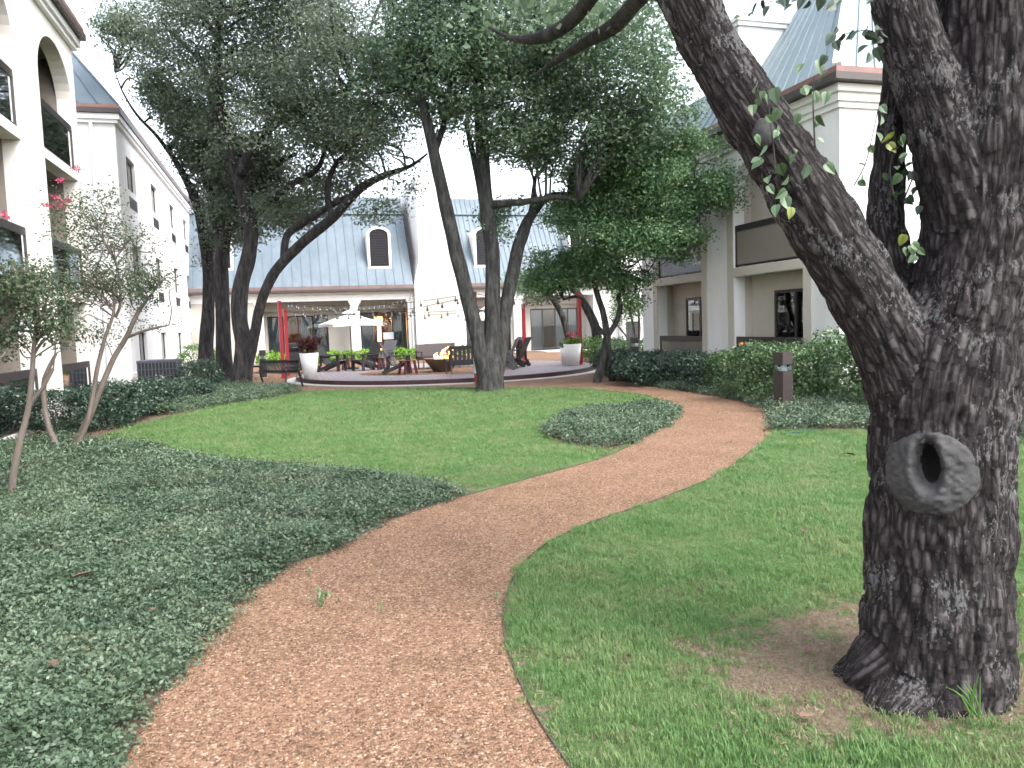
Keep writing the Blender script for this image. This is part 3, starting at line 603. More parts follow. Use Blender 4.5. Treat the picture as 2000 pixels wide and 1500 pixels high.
m_ = MB(); bx(m_, TR, 12.44, 21.9, 6.1, 6.22, -.36, 9.1); rfo = m_.build('roof', M['copper'], rb)
sl_, e0 = 1.38, 6.22
roof_panels([TR(12.5,e0,-.3), TR(16.2,e0,-.3), TR(16.2,e0+3*sl_,2.7), TR(15.5,e0+3*sl_,2.7)], 9, rfo, M['roof_pale'])
roof_panels([TR(12.5,e0,-.3), TR(12.5,e0,9), TR(15.5,e0+3*sl_,6), TR(15.5,e0+3*sl_,2.7)], 22, rfo, M['roof_pale'])
roof_panels([TR(16.2,e0,-.3), TR(21.9,e0,-.3), TR(21.9,e0+.9*sl_,.6), TR(16.2,e0+.9*sl_,.6)], 14, rfo, M['roof_pale'])
m_ = MB(); a_ = Vector(TR(12.5,e0,-.3)); b_ = Vector(TR(15.5,e0+3*sl_,2.7)); m_.beam(a_+Vector((0,0,.04)), b_+Vector((0,0,.04)), .16, .07); m_.build('hip_cap', M['trim_white'], rfo)
m_ = MB(); bx(m_, TR, 16.2, 16.6, 5.97, 8.35, .0, 6); m_.build('parapet_wall', M['stucco_white'], rb)
m_ = MB(); bx(m_, TR, 16.14, 16.66, 8.35, 8.45, -.05, 6.05); bx(m_, TR, 16.1, 16.7, 8.45, 8.54, -.1, 6.1); m_.build('parapet_coping', M['trim_white'], rb)
m_ = MB(); bx(m_, TR, 16.6, 21.9, e0+.9*sl_, e0+.9*sl_+.05, .6, 6); m_.build('roof_top', M['roof_pale'], rfo)
# far white wing glimpsed beyond the small tree
fw = thing('far_white_wing', 'tall plain white wing glimpsed past the end of the two-storey building', 'building', (24, 41, 0), world=True)
TF = lambda u, z, d: (u, 40.4+d, z)
q = MB(); bx(q, TF, 18.4, 34, 0, 8.4, 0, 9); q.build('wall', M['stucco_white'], fw)
fr = window_frame(MB(), TF, 18.62, 19.45, .4, 1.5, -.002, .05, (19.02,)).build('window', M['bronze'], fw); pane(TF, 18.67, 19.4, .45, 1.45, -.03, M['winglass'], fr)
q = MB(); bx(q, TF, 18.1, 34.3, 8.41, 8.6, -.3, 9.3); q.build('eave_gutter', M['gutter'], fw)
q = MB(); q.poly([TF(18.2,8.6,-.2), TF(34.2,8.6,-.2), TF(34.2,11,1.6), TF(19.8,11,1.6)]); q.poly([TF(18.2,8.6,-.2), TF(18.2,8.6,9), TF(19.8,11,7), TF(19.8,11,1.6)]); q.build('roof', M['roof_pale'], fw)

# ------------------------------------------------------------------ foliage helpers
def leaf_mesh(name, C, size, seed=0, aspect=.5, flat=.6, fold=.12, up=0.0):
    r = np.random.default_rng(seed); n = len(C); C = np.asarray(C, float)
    a = r.normal(size=(n,3)); a[:,2] *= flat; a /= np.linalg.norm(a, axis=1)[:,None]+1e-9
    t = r.normal(size=(n,3)); t[:,2] += up; b = np.cross(a, t); b /= np.linalg.norm(b, axis=1)[:,None]+1e-9; nn = np.cross(a, b)
    L = (size*r.uniform(.65, 1.3, n))[:,None]; Wd = L*aspect
    V = np.empty((n,4,3)); V[:,0] = C-a*L/2; V[:,1] = C+b*Wd/2+nn*L*fold; V[:,2] = C+a*L/2; V[:,3] = C-b*Wd/2+nn*L*fold
    me = bpy.data.meshes.new(name); me.vertices.add(4*n); me.vertices.foreach_set('co', V.astype(np.float32).ravel())
    me.loops.add(4*n); me.loops.foreach_set('vertex_index', np.arange(4*n, dtype=np.int32)); me.polygons.add(n)
    me.polygons.foreach_set('loop_start', np.arange(0, 4*n, 4, dtype=np.int32)); me.update(calc_edges=True); return me
def sample_blobs(blobs, n, seed, gap=.38, ns=1.1, shell=2.4):
    r = np.random.default_rng(seed); out = []
    vol = np.array([b[1][0]*b[1][1]*b[1][2]*(b[2] if len(b) > 2 else 1) for b in blobs])**.75; vol /= vol.sum()
    for b, f in zip(blobs, vol):
        k = max(6, int(n*f)); c = np.array(b[0]); got = []; tries = 0
        while sum(map(len, got)) < k and tries < 30:
            d = r.normal(size=(k*2,3)); d /= np.linalg.norm(d, axis=1)[:,None]; u = r.uniform(0, 1, k*2)**(1/shell)
            p_ = c+d*u[:,None]*np.array(b[1]); wob = vnoise(p_*.9+5, seed+3)
            keep = (vnoise(p_*ns, seed) > gap) & (u < .72+.42*wob); got.append(p_[keep]); tries += 1
        out.append(np.concatenate(got)[:k])
    return np.concatenate(out)
def clumps(P, per, spread, seed):
    r = np.random.default_rng(seed); d = r.normal(size=(len(P)*per, 3))*np.array([spread, spread, spread*.6]); return np.repeat(P, per, 0)+d
def blobpx(px, py, dep, rx, ry, rd, wt=1.0):
    s = dep/FPX; return (D(px, py, dep), (rx*s, rd, ry*s), wt)
def limb(pts, n=6): # (px,py,depth,r_m) -> smoothed points and radii
    P = catmull([np.append(D(p[0], p[1], p[2]), p[3]) for p in pts], n); return [q[:3] for q in P], [max(.006, q[3]) for q in P]
def rough_tube(mb, pts, rads, n=12, amp=.06, seed=0):
    i0 = len(mb.v); mb.tube(pts, rads, n); V = np.array(mb.v[i0:]); 
    nz = vnoise(V*np.array([5,5,1.6]), seed)-.5; k = 0
    for j in range(len(pts)):
        c = np.array(pts[j]); seg = V[j*n:(j+1)*n]; seg[:] = c+(seg-c)*(1+2*amp*nz[j*n:(j+1)*n,None])
    mb.v[i0:] = [tuple(q) for q in V]; return mb
def twigs(mb, skel, targets, r0, seed, sag=.15):
    r = np.random.default_rng(seed); S = np.array([s for s in skel])
    for t in targets:
        t = np.array(t); d = np.linalg.norm(S-t, axis=1)+np.clip(S[:,2]-t[2]+.2, 0, None)*.8; a = S[np.argmin(d)]
        L = np.linalg.norm(t-a)
        if L < .25: continue
        m1 = a*.65+t*.35+r.normal(size=3)*L*.10+np.array([0,0,sag*L]); m2 = a*.3+t*.7+r.normal(size=3)*L*.10+np.array([0,0,sag*L*.6])
        P = catmull([a, m1, m2, t], 4); rr = np.linspace(r0*min(1, .4+L*.25), .008, len(P)); mb.tube(P, list(rr), 5)
    return mb
def tree(name, label, base, trunks, limbs, blobs, leaf, bark, nclump, per, spread, size, seed, ntwig=40, group=None, gap=.38, twr=.05, aspect=.5, flat=.7, extra=None, ns=1.1, rs=1.0):
    t = thing(name, label, 'tree', base, group=group, world=True); skel = []
    m_ = MB()
    for tr in trunks:
        P, R_ = limb(tr); R_ = [q*rs for q in R_]; rough_tube(m_, P, R_, 14, .09, seed); skel += P[len(P)//3:]
    m_.build('trunk', bark, t, True)
    for lb in limbs:
        P, R_ = limb(lb); rough_tube(MB(), P, R_, 10, .08, seed+1).build('limb', bark, t, True); skel += P[2:]
    C = sample_blobs(blobs, nclump, seed, gap, ns)
    r = np.random.default_rng(seed+9); tg = C[r.choice(len(C), min(len(C), ntwig), replace=False)]
    if ntwig: twigs(MB(), skel, tg, twr, seed+4).build('branches', bark, t, True)['kind'] = 'stuff'
    link('crown', leaf_mesh('crown', clumps(C, per, spread, seed+2), size, seed+5, aspect, flat), leaf, t)
    return t, skel, C

# ------------------------------------------------------------------ live oaks beside the long wing
tree('live_oak', 'dark two-stemmed live oak beside the black bench, one stem arching over', G(472,766), 
  [[(470,772,21.7,.62),(471,757,21.7,.50),(474,715,21.7,.43),(476,672,21.7,.40),(468,620,21.7,.36),(470,560,21.7,.35),(486,500,21.7,.33),(490,440,21.6,.30),(474,385,21.4,.27),(460,330,21.2,.26),(448,285,21,.22),(430,200,20.7,.17),(424,100,20.4,.13),(432,0,20,.09),(440,-80,20,.05)],
   [(476,775,21.7,.2),(480,735,21.65,.27),(486,700,21.6,.27),(498,650,21.4,.24),(510,590,21.2,.22),(538,530,21,.22),(590,475,20.7,.22),(650,425,20.4,.21),(700,372,20.1,.18),(745,345,19.8,.14),(800,325,19.5,.08),(835,300,19.3,.04)]],
  [[(470,340,21.2,.17),(500,280,20.8,.15),(545,235,20.4,.12),(610,205,20,.09),(690,170,19.6,.05)],
   [(555,512,21,.12),(560,462,20.9,.10),(590,437,20.8,.11),(640,405,20.6,.09),(700,375,20.2,.06)],
   [(520,400,21.5,.10),(570,360,21.3,.09),(620,330,21,.07),(640,270,20.8,.05)],
   [(650,425,20.4,.10),(640,380,20.5,.09),(650,330,20.4,.07),(690,285,20.2,.04)],
   [(440,260,21,.10),(415,180,21.5,.09),(390,120,21.8,.07),(330,60,22,.04)]],
  [blobpx(500,110,21,190,150,3.2), blobpx(670,140,20,170,150,3.0), blobpx(345,85,21.5,125,90,2.6), blobpx(590,255,20.5,170,85,2.8), blobpx(720,270,19.6,95,75,2.0), blobpx(430,220,22,80,80,2.2), blobpx(745,425,19.6,55,45,.9,.55), blobpx(600,385,21.6,110,60,1.6,.8), blobpx(640,330,20.6,120,45,1.4,.8), blobpx(470,300,22,90,60,1.6,.7), blobpx(790,360,19.4,45,35,.8,.4), blobpx(540,430,22.2,70,50,1.2,.4), blobpx(560,-60,20,300,90,3.2)],
  M['leaf_oak'], M['bark'], 4300, 24, .20, .095, 11, 150, gap=.45, ns=1.0, rs=.62)
tree('live_oak', 'tall dark live oak farthest back in the clump, limb sweeping toward the wing roof', G(405,747),
  [[(408,760,24.6,.42),(408,745,24.6,.36),(402,690,24.6,.33),(406,620,24.6,.28),(408,540,24.6,.26),(400,470,24.4,.25),(385,400,24.2,.22),(352,330,23.8,.13),(310,270,23.4,.08),(268,225,23,.055),(240,180,22.6,.035),(225,140,22.4,.02)]],
  [[(402,480,24.4,.15),(425,420,24.4,.13),(440,350,24.4,.12),(445,280,24.4,.08)], [(330,290,23.6,.09),(360,250,23.8,.08),(370,200,24,.05)]],
  [blobpx(330,190,23,60,60,1.8,.8), blobpx(395,310,24,55,50,1.6,.6), blobpx(440,380,24.4,60,60,1.6,.6), blobpx(405,480,24.6,30,45,.9,.3), blobpx(245,60,22.5,50,50,1.6,.6)],
  M['leaf_oak'], M['bark'], 1000, 24, .20, .10, 23, 40, gap=.42, rs=.72)
tree('live_oak', 'upright dark live oak squeezed between the two others in the clump', G(442,752),
  [[(440,765,23.4,.40),(441,750,23.4,.34),(437,690,23.4,.31),(436,620,23.4,.29),(432,540,23.4,.28),(438,470,23.3,.25),(455,420,23.2,.2),(500,360,23,.16),(540,320,22.8,.12),(580,300,22.6,.07)]],
  [[(436,480,23.3,.15),(420,400,23.4,.13),(395,330,23.6,.1),(380,260,23.8,.06)], [(500,360,23,.1),(530,390,22.8,.08),(580,395,22.6,.06),(640,385,22.4,.04)]],
  [blobpx(500,330,23,80,60,1.8), blobpx(460,430,23.4,60,60,1.4,.6), blobpx(570,420,22.6,80,45,1.2,.4), blobpx(400,270,23.6,70,70,1.8,.8)],
  M['leaf_oak'], M['bark'], 1400, 24, .20, .10, 31, 40, gap=.42, rs=.75)

# ------------------------------------------------------------------ three-stemmed tree at the edge of the lawn
tree('elm_tree', 'grey three-stemmed tree at the lawn edge before the red post', G(956,764),
  [[(957,775,18.6,.44),(957,760,18.6,.36),(958,715,18.6,.31),(956,690,18.6,.25),(960,650,18.6,.19),(962,580,18.6,.19),(962,500,18.6,.18),(954,430,18.6,.18),(948,380,18.6,.17),(942,300,18.5,.16),(938,220,18.3,.14),(932,120,18,.12),(930,0,17.6,.08)],
   [(955,775,18.6,.16),(950,745,18.55,.2),(941,700,18.5,.19),(928,640,18.5,.18),(908,560,18.4,.175),(888,480,18.3,.17),(868,390,18.2,.16),(850,310,18,.14),(835,240,17.8,.12),(815,170,17.6,.09),(790,90,17.4,.06)],
   [(958,775,18.6,.16),(964,745,18.65,.2),(974,700,18.7,.19),(985,620,18.8,.17),(1000,540,18.9,.165),(1016,470,19,.15),(1038,420,19.1,.12),(1070,385,19.1,.09),(1110,380,19,.07)]],
  [[(950,400,18.6,.10),(985,398,18.4,.085),(1040,392,18.2,.075),(1090,385,18,.06),(1130,392,17.8,.04)],
   [(944,400,18.6,.1),(930,330,18.8,.08),(910,240,19,.06)],
   [(1000,520,18.9,.08),(1030,450,19.2,.07),(1045,350,19.4,.05)],
   [(940,240,18.3,.1),(980,170,18,.08),(1040,130,17.7,.05)], [(848,300,18,.08),(870,230,18.3,.07),(880,150,18.5,.05)]],
  [blobpx(880,120,18,130,130,2.4), blobpx(1030,110,17.6,150,120,2.6), blobpx(1170,130,17.6,140,130,2.4), blobpx(1000,250,18.4,110,80,2.0), blobpx(1130,270,18.4,120,90,2.0), blobpx(1250,230,18.2,110,100,2.0), blobpx(880,250,18.6,60,60,1.2,.6), blobpx(1010,430,19.2,70,50,1.0,.4), blobpx(770,180,18.4,90,80,1.4,.8), blobpx(800,60,18,100,80,1.6,.8), blobpx(980,-70,17,280,80,2.8)],
  M['leaf_elm'], M['bark_grey'], 4200, 24, .19, .10, 43, 120, gap=.42, ns=1.0)
tree('small_garden_tree', 'small forked tree with dense bright green crown at the path bend', G(1172,747),
  [[(1166,752,20,.13),(1168,735,20,.11),(1176,705,20,.10),(1183,670,20,.10),(1185,655,20,.10),(1178,610,20,.085),(1168,580,20,.08),(1160,545,20,.07),(1160,500,20,.06),(1165,440,20,.04)],
   [(1196,745,20.2,.10),(1192,710,20.1,.09),(1187,675,20,.09),(1188,655,20,.08),(1203,630,20,.07),(1212,600,20,.065),(1208,580,20,.06),(1218,568,20,.055),(1216,540,20,.05),(1205,500,20,.04)]],
  [[(1183,655,20,.06),(1166,635,20.1,.055),(1150,600,20.2,.05),(1130,580,20.2,.04),(1100,585,20.3,.03)], [(1160,540,20,.05),(1200,480,19.6,.04),(1260,430,19.2,.03)], [(1165,500,20,.05),(1130,460,20.2,.04),(1090,430,20.4,.025)]],
  [blobpx(1290,380,18.8,120,80,1.7), blobpx(1270,470,19,110,55,1.5), blobpx(1150,440,19.8,100,80,1.7), blobpx(1100,520,20.4,80,50,1.3,.7), blobpx(1200,540,20,90,35,1.2,.6), blobpx(1210,330,19.2,90,70,1.7), blobpx(1400,370,18.2,45,55,.9,.5), blobpx(1060,560,20.6,50,30,1.0,.4), blobpx(1230,590,20,30,25,.6,.3), blobpx(1340,300,18.6,70,50,1.2,.6)],
  M['leaf_small'], M['bark_grey'], 4200, 22, .16, .085, 57, 70, gap=.38, twr=.03, ns=1.3)
tree('garden_tree', 'leaning grey tree behind the right-hand red post, branches crossing the far windows', G(1165,692),
  [[(1168,695,30,.22),(1166,660,30,.2),(1160,630,30,.18),(1145,600,30,.16),(1130,575,30,.13),(1110,560,30,.1)], [(1115,690,29.4,.14),(1108,650,29.4,.13),(1095,610,29.4,.12),(1075,580,29.4,.10),(1050,560,29.4,.07)]],
  [], [blobpx(1100,540,29.5,70,30,1.4), blobpx(1030,555,29.5,50,25,1.2)], M['leaf_small'], M['bark_grey'], 420, 20, .24, .09, 61, 14, gap=.4, twr=.04)
tree('pale_garden_tree', 'thin multi-stemmed tree with pale leaves by the far white wing', G(1240,690),
  [[(1243,692,29,.06),(1240,650,29,.05),(1228,600,29,.04),(1215,560,29,.03)], [(1246,692,29,.06),(1249,640,29,.05),(1246,590,29,.03),(1252,550,29,.02)], [(1241,692,29,.05),(1225,660,29,.04),(1205,635,29,.03),(1190,620,29,.02)]],
  [], [blobpx(1235,580,29,42,50,1.2), blobpx(1215,620,29,30,30,.9,.5)], M['leaf_bright'], M['bark_myrtle'], 260, 18, .22, .075, 67, 14, gap=.4, twr=.025)

# ------------------------------------------------------------------ crape myrtles
def myrtle(label, base, stems, blobs, ncl, seed, flowers):
    t, sk, C = tree('crape_myrtle', label, base, stems, [], blobs, M['leaf_myrtle'], M['bark_myrtle'], ncl, 15, .085, .042, seed, 90, 'crape myrtles in the jasmine bed', .40, .016, .5, .8, ns=2.6)
    if len(flowers): link('blossom', leaf_mesh('blossom', clumps(np.array(flowers), 45, .032, seed), .03, seed, .8, 1.0), M['petal'], t)
myrtle('slim crape myrtle with pink blossom nearest the lawn, stems splaying from one foot', G(135,888),
  [[(128,895,10.6,.05),(112,872,10.6,.042),(98,842,10.6,.04),(88,800,10.6,.036),(86,750,10.6,.034),(95,720,10.6,.03),(110,690,10.6,.02)], [(140,893,10.7,.06),(150,862,10.7,.052),(172,820,10.7,.046),(196,760,10.7,.04),(222,700,10.7,.036),(246,660,10.7,.032),(270,610,10.7,.026),(300,570,10.7,.016)], [(136,893,10.5,.04),(165,840,10.5,.034),(180,780,10.5,.03),(190,720,10.5,.028),(205,660,10.5,.024),(222,610,10.5,.02),(220,560,10.5,.014)], [(246,660,10.7,.022),(285,645,10.7,.018),(330,635,10.7,.012)], [(225,620,10.6,.02),(235,590,10.6,.018),(228,520,10.6,.012),(190,450,10.5,.008)]],
  [blobpx(180,480,10.6,90,70,.9), blobpx(240,560,10.7,90,70,.9), blobpx(310,560,10.7,60,50,.6), blobpx(140,560,10.5,80,80,.9), blobpx(200,400,10.5,60,40,.6,.5), blobpx(320,630,10.7,45,18,.3,.3), blobpx(130,420,10.4,50,50,.6,.4), blobpx(200,640,10.6,80,40,.6,.4), blobpx(270,480,10.7,60,50,.6,.4)],
  640, 71, [D(118,352,10.4), D(92,400,10.4), D(132,392,10.4), D(125,402,10.4), D(150,330,10.4), D(110,385,10.4), D(105,404,10.4)])
myrtle('slim crape myrtle with a leaning stem at the edge of the frame', G(22,990),
  [[(20,1000,7.5,.036),(26,930,7.5,.032),(40,860,7.5,.03),(55,800,7.5,.028),(62,740,7.5,.025),(66,680,7.5,.02),(72,620,7.5,.014)], [(46,832,7.5,.022),(60,790,7.5,.02),(85,755,7.5,.018),(104,720,7.5,.014)], [(-60,985,7.2,.035),(-70,880,7.2,.03),(-50,760,7.2,.022),(-20,660,7.2,.015)]],
  [blobpx(60,600,7.5,60,90,.6), blobpx(20,560,7.4,60,60,.6), blobpx(110,640,7.6,50,50,.5), blobpx(30,670,7.4,40,40,.4,.5), blobpx(-60,600,7.3,70,90,.6)],
  480, 83, [D(8,420,7.4)])

# ------------------------------------------------------------------ hedges and shrubs
def shrub(name, label, c, r3, leaf, n, size, seed, group=None, box=.5, cat='shrub', stems=3):
    t = thing(name, label, cat, (c[0], c[1], 0), group=group, world=True); r = np.random.default_rng(seed)
    d = r.normal(size=(n*2,3)); d /= np.linalg.norm(d, axis=1)[:,None]
    d = np.sign(d)*np.abs(d)**(1-box*.55); d /= np.max(np.abs(d), axis=1)[:,None]**box*np.linalg.norm(d, axis=1)[:,None]**(1-box)
    u = r.uniform(.55, 1.0, n*2)**.5
    P_ = np.array([c[0], c[1], r3[2]*.52])+d*u[:,None]*np.array([r3[0], r3[1], r3[2]*.5])
    P_ = P_+(vnoise(P_*2.2, seed)[:,None]-.5)*.30*d; keep = (P_[:,2] > .03) & (vnoise(P_*3.1+9, seed) > .30); P_ = P_[keep][:n]
    link('foliage', leaf_mesh('foliage', P_+r.normal(size=P_.shape)*.03, size, seed, .55, .8), leaf, t)
    m_ = MB()
    for k in range(stems):
        a = r.uniform(0, 6.28); e = np.array([c[0]+math.cos(a)*r3[0]*.45, c[1]+math.sin(a)*r3[1]*.45, r3[2]*.75]); m_.tube([(c[0]+.05*math.cos(a), c[1]+.05*math.sin(a), 0), (c[0]*.5+e[0]*.5, c[1]*.5+e[1]*.5, r3[2]*.35), e], [.025,.02,.008], 5)
    m_.build('stem', M['bark'], t); return t
HR = 'clipped hedge shrubs by the two-storey building'
for k, (x, y, rx, ry, h, lb, lf) in enumerate([
    (9.55,10.05,1.15,1.0,1.24,'tallest round hedge shrub, half behind the big tree trunk','leaf_hedge'), (9.0,11.9,1.15,1.15,1.05,'broad hedge shrub just behind the bollard light','leaf_hedge'),
    (9.35,13.6,1.0,1.1,.86,'hedge shrub below the lower balcony glass nearest the bollard','leaf_hedge'), (9.15,15.2,.85,1.0,.74,'low dark hedge shrub under the wide balcony bay','leaf_hedge2'),
    (9.2,16.9,.85,1.0,.74,'low dark hedge shrub before the pale pier','leaf_hedge2'), (9.35,18.6,.8,.95,.68,'low hedge shrub under the far balcony bay','leaf_hedge2'),
    (9.5,20.3,.8,.9,.66,'low hedge shrub at the end pier of the balconies','leaf_hedge2'), (10.6,9.0,1.1,1.0,1.25,'hedge shrub beside the big trunk at the picture edge','leaf_hedge'), (10.0,11.4,1.0,1.0,1.28,'hedge shrub filling the back row under the bright wall','leaf_hedge'), (9.7,8.6,.8,.9,1.05,'hedge shrub in front row hidden mostly by the big trunk','leaf_hedge'), (11.6,7.6,1.2,1.1,1.2,'hedge shrub past the big trunk by the lawn corner','leaf_hedge')]):
    shrub('hedge_shrub', lb, (x, y), (rx, ry, h), M[lf], 11000 if k < 3 else 7000, .062, 100+k, HR, .6)
HL = 'clipped hedge shrubs by the balcony pavilion'
for k, (x, y, rx, ry, h, lb) in enumerate([
    (-3.75,14.6,.62,.75,.74,'dark clipped shrub at the frame edge behind the leaning myrtle'), (-3.2,15.2,.6,.7,.76,'dark clipped shrub behind the splayed myrtle stems'),
    (-3.1,16.6,.6,.75,.72,'dark clipped shrub in the middle of the pavilion hedge'), (-2.85,18.0,.6,.75,.64,'dark clipped shrub before the blue condenser unit'), (-2.2,19.3,.55,.6,.52,'small clipped shrub at the lawn end of the hedge')]):
    shrub('hedge_shrub', lb, (x, y), (rx, ry, h), M['leaf_hedge2'], 6000, .055, 130+k, HL, .55)
shrub('round_shrub', 'loose grey-green shrub between the condenser and the oaks', (-2.3,22.6), (.6,.7,.85), M['leaf_hedge2'], 5000, .06, 141, None, .2)
shrub('yellow_green_shrub', 'yellow-green shrub behind the oak trunks by the wing', (-3.4,32.5), (.8,.8,1.25), M['leaf_bright'], 2600, .08, 143, None, .2)
for k, (px, py, rx, h, lf, lb) in enumerate([(1160,705,.9,.9,'leaf_small','bushy green shrub beside the right-hand red post'),(1195,708,1.0,.95,'leaf_bright','bright shrub behind the small forked tree'),(1232,712,1.0,.9,'leaf_small','green shrub under the pale garden tree'),(1218,735,.8,.75,'leaf_hedge2','dark shrub at the foot of the small forked tree'),(1250,745,.75,.7,'leaf_hedge2','dark shrub in front of the end pier'),(1275,755,.7,.68,'leaf_hedge2','dark low shrub at the start of the pier hedge')]):
    c = G(px, py); shrub('garden_shrub', lb, (c[0], c[1]+.4), (rx, rx, h), M[lf], 3600, .075, 150+k, None, .3)
for k in range(13):
    X = -1.0+k*.78
    if X > 8.8: break
    shrub('hosta_clump', ['bright leafy clump at the end of the row behind the park bench','bright leafy clump behind the tallest red post','bright leafy clump just past the two red posts','bright leafy clump behind the burgundy planter','bright leafy clump behind the dark planter chair','bright leafy clump under the parasol edge','bright leafy clump at the foot of the portico column','bright leafy clump behind the chair facing the planter','bright leafy clump below the glowing column lamp','bright leafy clump below the white notice','bright leafy clump below the pendant bowl lamp','bright leafy clump at the downspout by the fire wall','bright leafy clump before the fire wall panel'][k], (X, 38.6+.3*math.sin(k*2.1)), (.45,.4,.55), M['leaf_hosta'], 420, .16, 170+k, 'bright clumps along the lobby wall', .2, 'plant', 1)

# ------------------------------------------------------------------ scattered ground plants and pebbles (stuff)
def src_coll(name, meshes, m):
    c = bpy.data.collections.new(name)
    for k, me in enumerate(meshes):
        me.materials.append(m); o = bpy.data.objects.new(name+'_source', me); c.objects.link(o)
    return c
def scatter(name, label, pts, rot, scl, coll):
    me = bpy.data.meshes.new(name); n = len(pts); me.vertices.add(n); me.vertices.foreach_set('co', np.asarray(pts, np.float32).ravel())
    a = me.attributes.new('rot', 'FLOAT_VECTOR', 'POINT'); a.data.foreach_set('vector', np.asarray(rot, np.float32).ravel())
    a = me.attributes.new('scl', 'FLOAT', 'POINT'); a.data.foreach_set('value', np.asarray(scl, np.float32)); me.update()
    o = bpy.data.objects.new(name, me); COL.objects.link(o); o['kind'] = 'stuff'; o['label'] = label
    ng = bpy.data.node_groups.new(name+'_scatter', 'GeometryNodeTree')
    ng.interface.new_socket('Geometry', in_out='INPUT', socket_type='NodeSocketGeometry'); ng.interface.new_socket('Geometry', in_out='OUTPUT', socket_type='NodeSocketGeometry')
    gi = ng.nodes.new('NodeGroupInput'); go = ng.nodes.new('NodeGroupOutput'); ip = ng.nodes.new('GeometryNodeInstanceOnPoints'); ci = ng.nodes.new('GeometryNodeCollectionInfo')
    ci.inputs['Collection'].default_value = coll; ci.inputs['Separate Children'].default_value = True; ci.inputs['Reset Children'].default_value = True
    r = ng.nodes.new('GeometryNodeInputNamedAttribute'); r.data_type = 'FLOAT_VECTOR'; r.inputs[0].default_value = 'rot'
    s = ng.nodes.new('GeometryNodeInputNamedAttribute'); s.data_type = 'FLOAT'; s.inputs[0].default_value = 'scl'
    ng.links.new(gi.outputs[0], ip.inputs['Points']); ng.links.new(ci.outputs[0], ip.inputs['Instance']); ip.inputs['Pick Instance'].default_value = True
    ng.links.new(r.outputs[0], ip.inputs['Rotation']); ng.links.new(s.outputs[0], ip.inputs['Scale']); ng.links.new(ip.outputs[0], go.inputs[0])
    md = o.modifiers.new('scatter', 'NODES'); md.node_group = ng; return o
def tuft(seed, nb=13, h=.046, wd=.0032, sp=.024):
    r = np.random.default_rng(seed); q = MB()
    for k in range(nb):
        x, y = r.normal(size=2)*sp; a = r.uniform(0, 6.28); ln = h*r.uniform(.6, 1.2); le = r.uniform(.15, .75)*ln; dx, dy = math.cos(a), math.sin(a); px_, py_ = -dy*wd/2, dx*wd/2
        m1 = (x+dx*le*.35, y+dy*le*.35, ln*.6); tp = (x+dx*le, y+dy*le, ln*.95)
        i = len(q.v); q.v += [(x-px_,y-py_,0),(x+px_,y+py_,0),(m1[0]+px_,m1[1]+py_,m1[2]),(m1[0]-px_,m1[1]-py_,m1[2]),tp]; q.f += [(i,i+1,i+2,i+3),(i+3,i+2,i+4)]
    return q.mesh('tuft')
def sprig(seed, n=26, R_=.08, L=.026):
    r = np.random.default_rng(seed); C = np.stack([r.normal(size=n)*R_*.6, r.normal(size=n)*R_*.6, r.uniform(0, .05, n)], 1)
    return leaf_mesh('sprig', C, L, seed, .56, .5, .06, up=1.1)
def pebb(seed):
    r = np.random.default_rng(seed); bm = bmesh.new(); bmesh.ops.create_icosphere(bm, subdivisions=1, radius=.5)
    s = r.uniform(.7, 1.25, 3); s[2] *= .6
    for v in bm.verts: v.co = Vector((v.co.x*s[0], v.co.y*s[1], v.co.z*s[2]))*float(r.uniform(.8, 1.15))
    me = bpy.data.meshes.new('pebble'); bm.to_mesh(me); bm.free(); return me
C_grass = src_coll('tuft', [tuft(k) for k in range(8)], M['grass'])
C_straw = src_coll('straw_tuft', [tuft(40+k, 7, .03, .004, .03) for k in range(4)], M['straw'])
C_jas = src_coll('sprig', [sprig(k) for k in range(8)], M['jasmine'])
C_peb = src_coll('pebble', [pebb(k) for k in range(6)], M['pebble'])
def vis(P_, m=120):
    d = P_-CP; z = d@F0; x = 1000+FPX*(d@RV)/np.maximum(z, .1); y = 750-FPX*(d@UV)/np.maximum(z, .1); return (z > .5) & (x > -m-300) & (x < 2000+m+300) & (y < 1500+m+200)
path_np = path_poly
def on_path(x, y): return inside(path_np, x, y)
# grass
cand = []
for (dmin, dmax, dens) in ((1.2, 5.0, 1900), (5.0, 8.5, 1000), (8.5, 13, 420), (13, 23, 170)):
    A_ = (11+3.2)*27; n = int(A_*dens); x = rng.uniform(-3.2, 11, n); y = rng.uniform(-5, 22, n); d = np.hypot(x, y); k = (d >= dmin) & (d < dmax); cand.append(np.stack([x[k], y[k], np.full(k.sum(), dmax)], 1))
cand = np.concatenate(cand); P3 = np.stack([cand[:,0], cand[:,1], np.full(len(cand), .006)], 1)
x, y = P3[:,0], P3[:,1]; jx = x+(vnoise(P3*9, 3)-.5)*.10; jy = y+(vnoise(P3*9+50, 4)-.5)*.10
ok = vis(P3) & ~on_path(jx, jy) & ~inside(bedL, jx, jy) & ~inside(bedI, x, y) & ~inside(bedR, jx, jy)
P3 = P3[ok]; cand = cand[ok]; x, y = P3[:,0], P3[:,1]
dr = dryness(x, y)+(vnoise(P3*5, 8)*.9+vnoise(P3*13, 18)*.5-.45)+rng.uniform(-.16, .16, len(x)); green = (dr < .72) | (rng.uniform(size=len(x)) < .10)
rot = np.stack([rng.normal(size=len(x))*.12, rng.normal(size=len(x))*.12, rng.uniform(0, 6.28, len(x))], 1)
scl = rng.uniform(.5, .95, len(x))*np.where(cand[:,2] > 8.6, 1.25, 1.0)*np.where(cand[:,2] > 14, 1.3, 1.0)*(1-.35*np.clip(dr, 0, 1))*(.75+.5*vnoise(P3*1.7, 12))
